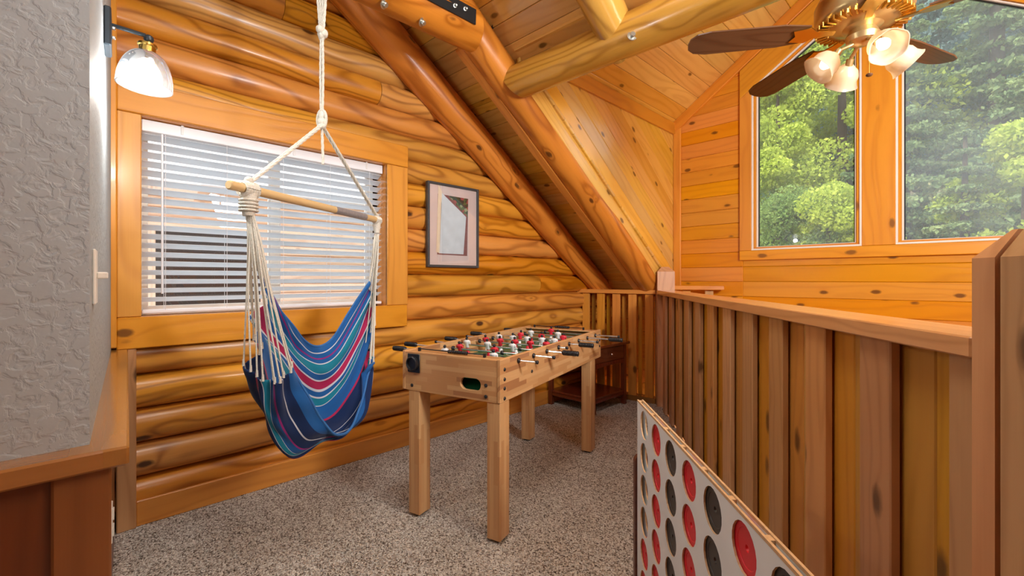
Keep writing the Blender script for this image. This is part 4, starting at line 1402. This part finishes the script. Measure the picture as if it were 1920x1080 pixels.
# discs
def disc_mesh(mat):
    m = MB()
    r_ = .0495; h_ = .0045
    m.lathe([(.0065, -h_), (r_-.002, -h_), (r_, -h_+.002), (r_, h_-.002), (r_-.002, h_), (.034, h_), (.033, h_-.0012), (.0065, h_-.0012), (.0065, -h_)], 32)
    m.f = [q for q in m.f if len(q) < 10]
    me = mesh(m.v, m.f, True); set_sharp(me, 30); me.materials.append(M_[mat])
    return me
DM = {'r': disc_mesh('discred'), 'b': disc_mesh('discblack')}
fill = ['....rr', 'rrrrrr', 'bbbbbb', 'rrrrrr', 'bbbbrb', 'rbbrbr', 'bbrrbb']
ordn = ['topmost', 'second from the top', 'third from the top', 'fourth from the top', 'fifth from the top', 'lowest']
colword = ['first column from the far end', 'second column from the far end', 'third column from the far end', 'fourth (middle) column', 'fifth column from the far end', 'second column from the railing post end', 'column at the railing post end']
for ci in range(7):
    for ri in range(6):
        ch = fill[ci][ri]
        if ch == '.': continue
        x = toF(C4(cols[ci], .4)).x; y = toF(C4(1, rows[ri])).y-.004*0
        o = link('game_disc', DM[ch], None, None, FG @ Matrix.Translation((x, y, -.0095)) @ Matrix.Rotation(random.uniform(0, 6), 4, 'Z'))
        vis = [r for r in range(6) if fill[ci][r] != '.']
        pos = vis.index(ri)
        ow = ordn[ri] if ci else ('upper one of its two' if ri == 4 else 'lower one of its two')
        tag(o, '%s disc in the board, %s, %s' % ('red' if ch == 'r' else 'black', colword[ci], ow), 'game disc', 'discs in the connect-four board')

# ------------------------------------------------------------------ hammock chair
hc = thing('hammock_chair', 'blue striped cotton hammock chair hanging from the tie beam', 'hammock chair', (.79, .82, .45))
BL = W(428, 347, 1.53); BR = W(712, 413, 2.47)
BL.z = BR.z = (BL.z+BR.z)/2
bd = (BR-BL).normalized()
F = frame((BL+BR)/2, bd, (0, 0, 1)); Lh = (BR-BL).length/2
MB().tube([(-Lh, 0, 0), (-Lh+.004, 0, 0), (Lh-.004, 0, 0), (Lh, 0, 0)], [.013, .0165, .0165, .013], 16).out('spreader_bar', M_['bar'], hc, M=F, smooth=True)
MB().tube([(.09, 0, 0), (.34, 0, 0)], .0180, 16).out('tape_wrap', M_['tape'], hc, M=F, smooth=True)
ringp = W(601, 222, 2.0)
ringp = Vector(((BL.x+BR.x)/2, (BL.y+BR.y)/2, ringp.z))
JL = BL+bd*.085; JR = BR-bd*.030
def rope(name, pts, r, par=hc, n=8, mat='rope', strands=0):
    m = MB()
    if strands:
        P = catmull(pts, max(8, int(sum((Vector(pts[i+1])-Vector(pts[i])).length for i in range(len(pts)-1))/.012)))
        for s_ in range(strands):
            Q = []
            for i, p in enumerate(P):
                t = (P[min(i+1, len(P)-1)]-P[max(i-1, 0)]).normalized()
                u = t.cross(Vector((.3, .2, .9))).normalized(); w_ = t.cross(u)
                a = i*.85+s_*2*PI/strands
                Q.append(p+(u*math.cos(a)+w_*math.sin(a))*r*.5)
            m.tube(Q, r*.62, 6)
    else:
        m.tube(pts, r, n)
    return m.out(name, M_[mat], par, smooth=True)
sag = lambda a, b, s: [a, a.lerp(b, .5)+Vector((0, 0, -s)), b]
side = bd.cross(Vector((0, 0, 1))).normalized()
for s_ in (-.006, .006):
    rope('sling_rope', [ringp+side*s_+Vector((0, 0, -.03)), JL+side*s_+Vector((0, 0, .022))], .0062, strands=3)
    rope('sling_rope', [ringp+side*s_*.8+Vector((0, 0, -.03)), JR+side*s_*.8+Vector((0, 0, .02))], .0055, strands=3)
# central knot, eye and tail
m = MB()
m.ball(ringp+Vector((0, 0, -.035)), .019, 12, 8, (1, 1, .8)).ball(ringp+Vector((0, 0, -.015)), .021, 12, 8, (1, .9, 1.0))
m.ball(ringp+Vector((0, 0, .012)), .017, 12, 8, (.9, .9, 1.3))
m.out('knot', M_['rope'], hc, smooth=True)
eye = [ringp+side*(.022*math.cos(a))+Vector((0, 0, -.004+.040*math.sin(a))) for a in np.linspace(0, 2*PI, 20)]
rope('eye_loop', eye, .007)
rope('rope_tail', [ringp+Vector((0, 0, -.03)), ringp+side*.004+Vector((0, 0, -.12)), ringp+side*.006+Vector((0, 0, -.205))], .006, strands=3)
up1 = ringp+Vector((0, 0, .36)); up2 = Vector((.78, .82, 2.49))
for s_ in (-.0065, .0065):
    rope('hanging_rope', [ringp+side*s_*.6+Vector((0, 0, .02)), ringp+side*s_+Vector((0, 0, .2)), up1+side*s_*.6], .0055, strands=3)
m = MB()
for i in range(9):
    m.ball(up1+Vector((random.uniform(-.014, .014), random.uniform(-.014, .014), random.uniform(-.02, .035))), random.uniform(.012, .019), 8, 6)
m.out('knot', M_['rope'], hc, smooth=True)
for i in range(4):
    s_ = (i-1.5)*.009
    rope('hanging_rope', [up1+side*s_*.4, up1+side*s_+Vector((0, 0, .10)), up2+side*s_*2], .0065, strands=3)
# loops of rope over the tie beam
for i in range(4):
    yy = .80+i*.016
    lp = [Vector((.75+.136*math.cos(a), yy, 2.62+.136*math.sin(a))) for a in np.linspace(-.9, 2*PI-.9, 26)]
    rope('beam_loop', lp, .0065)
# whipping at both ends of the bar
def whip(J, sz, par=hc):
    m = MB()
    for k in range(5):
        c = J+bd*((k-2)*.0115*sz)
        pts = [c+side*(.0235*sz*math.cos(a))+Vector((0, 0, .0235*sz*math.sin(a)-.002)) for a in np.linspace(0, 2*PI, 16)]
        m.tube(pts, .0075*sz, 6)
    m.tube([J+Vector((0, 0, -.015)), J+Vector((0, 0, -.05*sz)), J+Vector((0, 0, -.095*sz))], [.028*sz, .026*sz, .020*sz], 14)
    m.ball(J+Vector((0, 0, .032*sz)), .015*sz, 10, 6)
    m.out('whipping', M_['rope'], par, smooth=True)
whip(JL, 1.0); whip(JR, .75)
for k in range(4):
    zz = -.04-.012*k
    pts = [JL+side*(.0285*math.cos(a))+bd*(.0285*math.sin(a))+Vector((0, 0, zz)) for a in np.linspace(0, 2*PI, 16)]
    rope('binding_turn', pts, .0045, n=6)

# the cloth, drawn as five ribs from near edge to far edge
ribs = [
 [(503, 518, 1.80), (517, 556, 1.84), (535, 594, 1.90), (562, 630, 1.98), (592, 649, 2.07), (622, 636, 2.16), (655, 584, 2.26), (690, 529, 2.36)],
 [(490, 560, 1.76), (510, 600, 1.82), (535, 640, 1.90), (565, 682, 1.98), (600, 700, 2.06), (635, 680, 2.14), (668, 625, 2.24), (697, 560, 2.36)],
 [(480, 625, 1.70), (500, 672, 1.78), (530, 715, 1.88), (565, 762, 1.96), (603, 772, 2.03), (640, 738, 2.11), (672, 680, 2.20), (698, 610, 2.34)],
 [(474, 690, 1.62), (482, 745, 1.64), (502, 795, 1.68), (545, 850, 1.74), (600, 828, 1.84), (645, 808, 1.96), (682, 750, 2.10), (695, 655, 2.28)],
 [(512, 718, 1.60), (517, 765, 1.62), (533, 808, 1.66), (563, 842, 1.72), (606, 822, 1.82), (645, 810, 1.93), (684, 760, 2.06), (694, 672, 2.24)],
 [(549, 688, 1.66), (562, 715, 1.68), (580, 745, 1.71), (602, 785, 1.75), (628, 813, 1.81), (652, 806, 1.90), (680, 765, 2.02), (693, 690, 2.20)],
]
NU, NV = 72, 60
RB = [catmull([W(*q) for q in r_], NU) for r_ in ribs]
grid = []
for i in range(NU+1):
    colp = catmull([RB[k][i] for k in range(len(RB))], NV)
    grid.append(colp)
v = []; uv = []; f = []
for i in range(NU+1):
    for j in range(NV+1):
        p = grid[i][j].copy()
        u_, v_ = i/NU, j/NV
        nrm_ = (grid[min(i+1, NU)][j]-grid[max(i-1, 0)][j]).cross(grid[i][min(j+1, NV)]-grid[i][max(j-1, 0)])
        if nrm_.length > 0: nrm_.normalize()
        e = (1-min(u_, 1-u_)*2)**2
        wv = .010*math.sin(v_*47+u_*4)*(.2+1.3*e)+.010*math.sin(v_*21+1+u_*9)*(.35+e)+.006*math.sin(u_*13+v_*24)+.003*math.sin(u_*31-v_*40)
        p += nrm_*wv
        v.append(p); uv.append((u_, v_))
n_ = NV+1
for i in range(NU):
    for j in range(NV):
        f.append((i*n_+j, (i+1)*n_+j, (i+1)*n_+j+1, i*n_+j+1))
ctr = W(590, 700, 1.95)
me = mesh([p-ctr for p in v], f, True)
uvl = me.uv_layers.new(name='UVMap')
flat = []
for p in me.polygons:
    for vi in p.vertices: flat += list(uv[vi])
uvl.data.foreach_set('uv', flat)
def cloth_mat():
    t = NT('striped_cotton')
    uvn = t.n('ShaderNodeUVMap')
    sp = t.n('ShaderNodeSeparateXYZ'); t.l(uvn.outputs[0], sp.inputs[0])
    blue = (.012, .11, .36); navy = (.006, .022, .09); teal = (.01, .22, .33); red = (.42, .015, .08); wht = (.62, .66, .74); mag = (.30, .02, .20); lb = (.05, .28, .58)
    st_ = [(0, blue), (.05, wht), (.056, blue), (.09, mag), (.105, blue), (.135, wht), (.141, teal), (.20, wht), (.206, blue),
           (.235, wht), (.243, red), (.285, wht), (.293, blue), (.32, wht), (.326, teal), (.36, wht), (.366, blue), (.455, red), (.468, navy), (.56, wht),  # navy after the red line paints in the shaded inner seat
           (.566, navy), (.64, red), (.665, navy), (.70, wht), (.706, teal), (.74, wht), (.746, blue), (.80, mag), (.812, navy), (.87, wht), (.876, navy), (.93, blue)]
    c = t.ramp(sp.outputs[1], [(a, b) for a, b in st_], 'CONSTANT')
    wv = t.noise(t.vmath('MULTIPLY', uvn.outputs[0], (900.0, 500.0, 1.0)), 1, 2)
    c = t.mix(t.math('MULTIPLY', wv, .35), c, (.01, .02, .06))
    t.l(c, t.b.inputs['Base Color']); t.set(Roughness=.85, Specular_IOR_Level=.15)
    t.b.inputs['Sheen Weight'].default_value = .15
    t.bump(wv, .3, .002)
    return t.m
M_['cloth'] = cloth_mat()
cl = link('cloth_seat', me, M_['cloth'], hc, Matrix.Translation(ctr))
sol = cl.modifiers.new('thickness', 'SOLIDIFY'); sol.thickness = .0035; sol.offset = 0
# rolled hems along the free edges
for jj, nm in ((0, 'back_hem'), (NV, 'front_hem')):
    rope(nm, [v[i*n_+jj] for i in range(0, NU+1)], .006, mat='hem') if 'hem' in M_ else None
M_['hem'] = plain('blue_hem', (.03, .15, .42), .85, bscale=200, bump=.4)
for jj, nm in ((0, 'hem'), (NV, 'hem')):
    m = MB(); m.tube([v[i*n_+jj] for i in range(0, NU+1)], .0055, 6); m.out(nm, M_['hem'], hc, smooth=True)
# suspension cords
def cords(J, icol, count, r, spread):
    for k in range(count):
        j = round(k/(count-1)*NV)
        e = v[icol*n_+j]
        off = side*((k/(count-1)-.5)*spread)
        a = J+Vector((0, 0, -.075))+off
        b = e
        mid = a.lerp(b, .5)+Vector((random.uniform(-.006, .006), random.uniform(-.006, .006), 0))
        m = MB(); m.tube(catmull([a, a.lerp(b, .2)+off*.3, mid, b], 8), r, 6)
        m.tube([b+Vector((0, 0, .02)), b+Vector((0, 0, -.004))], [r*1.2, r*1.7], 6)
        m.out('cord', M_['rope'], hc, smooth=True)
cords(JL, 0, 22, .0031, .030)
cords(JR, NU, 16, .0030, .022)

# ------------------------------------------------------------------ ceiling fan
hub = CW(1.40, 1.80, 0)
fn = thing('ceiling_fan', 'brass ceiling fan with dark blades and lit frosted shades before the big window', 'ceiling fan', (hub.x, hub.y, 2.16))
FF = Matrix.Translation((hub.x, hub.y, 0)) @ Matrix.Rotation(PI/4, 4, 'Z')     # local X = to the right in the photograph
zr = dorz(hub.x)
MB().lathe([(.011, 2.30), (.011, zr-.02)], 12, FF).out('down_rod', M_['lamp_metal'], fn, smooth=True)
MB().lathe([(.0, zr-.005), (.065, zr-.01), (.07, zr-.03), (.04, zr-.075), (.012, zr-.08)][::-1], 20, FF).out('canopy', M_['fanbrass'], fn, smooth=True)
MB().lathe([(.07, 2.155), (.125, 2.165), (.155, 2.185), (.162, 2.20), (.162, 2.26), (.150, 2.285), (.10, 2.315), (.03, 2.325)], 40, FF).out('motor_housing', M_['fanbrass'], fn, smooth=True)
m = MB()
for k in range(40):
    a = 2*PI*k/40
    G = FF @ Matrix.Rotation(a, 4, 'Z')
    m.box((.118, -.004, 2.158), (.160, .004, 2.178), .002, M=G)
m.out('housing_flutes', M_['brass'], fn)
MB().lathe([(.0, 2.085), (.03, 2.088), (.052, 2.10), (.058, 2.12), (.045, 2.145), (.07, 2.156)], 24, FF).out('switch_housing', M_['fanbrass'], fn, smooth=True)
for a in (25, 97, 169, 241, 313):
    G = FF @ Matrix.Rotation(math.radians(a), 4, 'Z') @ Matrix.Translation((0, 0, 2.150)) @ Matrix.Rotation(math.radians(12), 4, 'X')
    m = MB()
    n = 10; pts = []
    pts = [(.20, -.045), (.30, -.062), (.58, -.066), (.63, -.055), (.655, -.03), (.66, 0), (.655, .03), (.63, .055), (.58, .066), (.30, .062), (.20, .045)]
    m.prism(pts, -.003, .003)
    b_ = m.out('blade', M_['blade'], fn, M=G)
    m = MB(); m.prism([(.10, -.012), (.17, -.016), (.20, -.042), (.26, -.03), (.245, 0), (.26, .03), (.20, .042), (.17, .016), (.10, .012)], -.009, -.0035)
    m.out('blade_iron', M_['brass'], b_, M=G)
for k, a in enumerate((-100, -10, 80, 170)):
    G = FF @ Matrix.Rotation(math.radians(a), 4, 'Z')
    arm = MB().tube([(.02, 0, 2.10), (.05, 0, 2.085), (.075, 0, 2.075), (.088, 0, 2.065)], .007, 8).tube([(.085, 0, 2.07), (.100, 0, 2.045)], .014, 10)
    am = MB(); am.add([G @ p for p in arm.v], arm.f); ao = am.out('light_arm', M_['fanbrass'], fn, smooth=True)
    H = G @ Matrix.Translation((.098, 0, 2.052)) @ Matrix.Rotation(math.radians(180-48), 4, 'Y')
    pr = [(.018, 0), (.026, .008), (.043, .022), (.052, .042), (.052, .062), (.058, .078), (.064, .086)]
    m = MB(); m.lathe(pr+[(r_-.0025, z_) for r_, z_ in pr[::-1]], 28, H, ripple=lambda j, a: (.03*math.sin(a*6) if j in (5, 6, 7, 8) else 0))
    m.f = [q for q in m.f if len(q) < 10]
    m.out('glass_shade', M_['frost'], fn, smooth=True)
    MB().lathe([(.0, .01), (.012, .014), (.02, .035), (.022, .048), (.014, .064), (0, .068)], 14, H).out('bulb', M_['fanbulb'], fn, smooth=True)
pc = CW(1.395, 1.76, 0)
MB().tube([(pc.x, pc.y, 2.09), (pc.x, pc.y, 1.955)], .0015, 5).out('pull_chain', M_['brass'], fn)
MB().ball((pc.x, pc.y, 1.948), .012, 12, 6, (1, 1, .6)).out('pull_knob', M_['blade'], fn, smooth=True)

# ------------------------------------------------------------------ hillside and trees outside
M_['hill'] = plain('hillside_grass', (.05, .10, .03), .9, bscale=.8, vary=.3)
def leafmat(name, c1, c2, trans=.35):
    t = NT(name)
    n = t.noise(t.obj(), 1.3, 3); n2 = t.noise(t.obj(), 9, 2)
    f = t.math('ADD', t.math('MULTIPLY', n, .6), t.math('MULTIPLY', n2, .5))
    c = t.ramp(f, [(.35, c1), (.72, c2)])
    out = t.N['Material Output']
    df = t.n('ShaderNodeBsdfDiffuse'); tl = t.n('ShaderNodeBsdfTranslucent')
    t.l(c, df.inputs[0]); t.l(c, tl.inputs[0])
    m = t.n('ShaderNodeMixShader'); m.inputs[0].default_value = trans
    t.l(df.outputs[0], m.inputs[1]); t.l(tl.outputs[0], m.inputs[2]); t.l(m.outputs[0], out.inputs['Surface'])
    return t.m
M_['leaf_bright'] = leafmat('bright_leaves', (.26, .38, .05), (.80, .88, .16))
M_['leaf_mid'] = leafmat('mid_leaves', (.13, .25, .07), (.45, .58, .17))
M_['needle'] = leafmat('conifer_needles', (.11, .22, .09), (.48, .58, .24), .2)
M_['needle_haze'] = leafmat('haze_tinted_needles', (.13, .26, .25), (.42, .58, .56), .2)  # distance haze put into the needle colour as a blue tint
M_['bark'] = plain('bark', (.10, .07, .05), .9, bscale=20, bump=.5, vary=.3)
def ground(y): return -2.6+max(0, y-7)*.62
g = structure('ground')
gx = np.linspace(-30, 16, 24); gy = np.linspace(4.6, 48, 24)
V = [(x, y, ground(y)+.3*math.sin(x*.5+y*.3)) for y in gy for x in gx]
Fg = [(j*24+i, j*24+i+1, (j+1)*24+i+1, (j+1)*24+i) for j in range(23) for i in range(23)]
link('hillside', mesh(V, Fg, True), M_['hill'], g)
def quads(P, sz, up=None):
    m = len(P)
    a = rng.normal(size=(m, 3)); a /= np.linalg.norm(a, axis=1)[:, None]
    b = rng.normal(size=(m, 3)); b -= a*(a*b).sum(1)[:, None]; b /= np.linalg.norm(b, axis=1)[:, None]
    s_ = (sz*rng.uniform(.6, 1.3, m))[:, None]
    V = np.stack([P-a*s_*.5, P+b*s_*.3, P+a*s_*.5, P-b*s_*.3], 1).reshape(-1, 3)
    F = np.arange(m*4).reshape(m, 4)
    return V, F
def decid(h, n, sz):
    cl = []
    k = 34
    for _ in range(k):
        t_ = rng.uniform(.25, 1); r_ = h*.30*math.sin(min(1, (1.08-t_)*1.35)*PI/2)
        a = rng.uniform(0, 2*PI)
        cl.append((r_*rng.uniform(.3, 1)*math.cos(a), r_*rng.uniform(.3, 1)*math.sin(a), h*t_, h*rng.uniform(.05, .11)))
    P = []
    for (x, y, z, r_) in cl:
        q = rng.normal(size=(n//k, 3)); q /= np.linalg.norm(q, axis=1)[:, None]
        q *= rng.uniform(.6, 1.05, (n//k, 1))*r_
        q[:, 2] *= .75
        P.append(q+np.array([x, y, z]))
    return quads(np.concatenate(P), sz)
def conif(h, n, sz):
    P = []
    lv = 16
    for i in range(lv):
        t_ = .12+.86*i/lv; L_ = h*.26*(1-t_)+.12
        nb_ = 9
        for b_ in range(nb_):
            a = rng.uniform(0, 2*PI); m = max(6, n//(lv*nb_))
            u = rng.uniform(.05, 1, m)
            r_ = L_*u
            wdt = .12*L_*(1.1-u)
            x = r_*math.cos(a)+rng.normal(0, 1, m)*wdt; y = r_*math.sin(a)+rng.normal(0, 1, m)*wdt
            z = h*t_-.28*r_+.10*r_*u*u-np.abs(rng.normal(0, .06, m))*L_
            P.append(np.stack([x, y, z], 1))
    return quads(np.concatenate(P), sz)
def treemeshes(kind, h, n, sz, mat):
    V, F = (decid if kind == 'd' else conif)(h, n, sz)
    me = fastmesh(V, F); me.materials.append(M_[mat])
    tr = MB().tube([(0, 0, -.5), (0, 0, h*.5), (.02, 0, h*.93)], [h*.022, h*.014, h*.004], 8)
    tm = mesh(tr.v, tr.f, True); tm.materials.append(M_['bark'])
    return me, tm
kinds = [('d', 7.0, 26000, .12, 'leaf_bright'), ('d', 7.5, 26000, .12, 'leaf_mid'), ('c', 9.0, 30000, .13, 'needle'), ('c', 9.5, 30000, .13, 'needle_haze')]
TM = [treemeshes(*k) for k in kinds]
labels = ['sunlit yellow-green leafy tree on the hillside outside the big window', 'mid-green leafy tree on the hillside outside the big window',
          'green conifer with drooping boughs on the hillside outside the big window', 'conifer tinted blue-green for haze on the hillside outside the big window']
# angle across the view (x/y direction) and depth
rows_w = ['front row', 'second row', 'third row', 'fourth row', 'last row']
ords = ['leftmost', 'second', 'third', 'fourth', 'fifth', 'sixth', 'seventh', 'eighth', 'ninth', 'tenth']
desc = ['yellow-green leafy tree', 'mid-green leafy tree', 'green conifer with drooping boughs', 'conifer tinted blue-green for haze']
grp = ['yellow-green leafy trees', 'mid-green leafy trees', 'green conifers', 'blue-green conifers']
for row, Y_ in enumerate((10.0, 13.5, 18, 23.5, 30)):
    cnt = 6+row
    for k in range(cnt):
        t_ = (k+.5+random.uniform(-.3, .3))/cnt
        slope = -.42+t_*.68
        x, y = CAMX+slope*Y_, Y_+random.uniform(-1, 1)
        if t_ < .42: kd = random.choice([0, 0, 1, 0])
        elif row < 2: kd = random.choice([2, 2, 0])
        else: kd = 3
        o = thing('leafy_tree' if kd < 2 else 'conifer', '%s, %s from the left, %s on the hillside' % (desc[kd], ords[k], rows_w[row]), 'tree', (x, y, ground(y)-.1), group=grp[kd]+' on the hillside', rotz=random.uniform(0, 6.28))
        s_ = random.uniform(.75, 1.1)*(1 if row else .6)
        Mx = WM[o.name] @ Matrix.Diagonal((s_, s_, s_, 1))
        for nm, me_ in (('foliage', TM[kd][0]), ('trunk', TM[kd][1])):
            link(nm, me_, None, o, Mx)
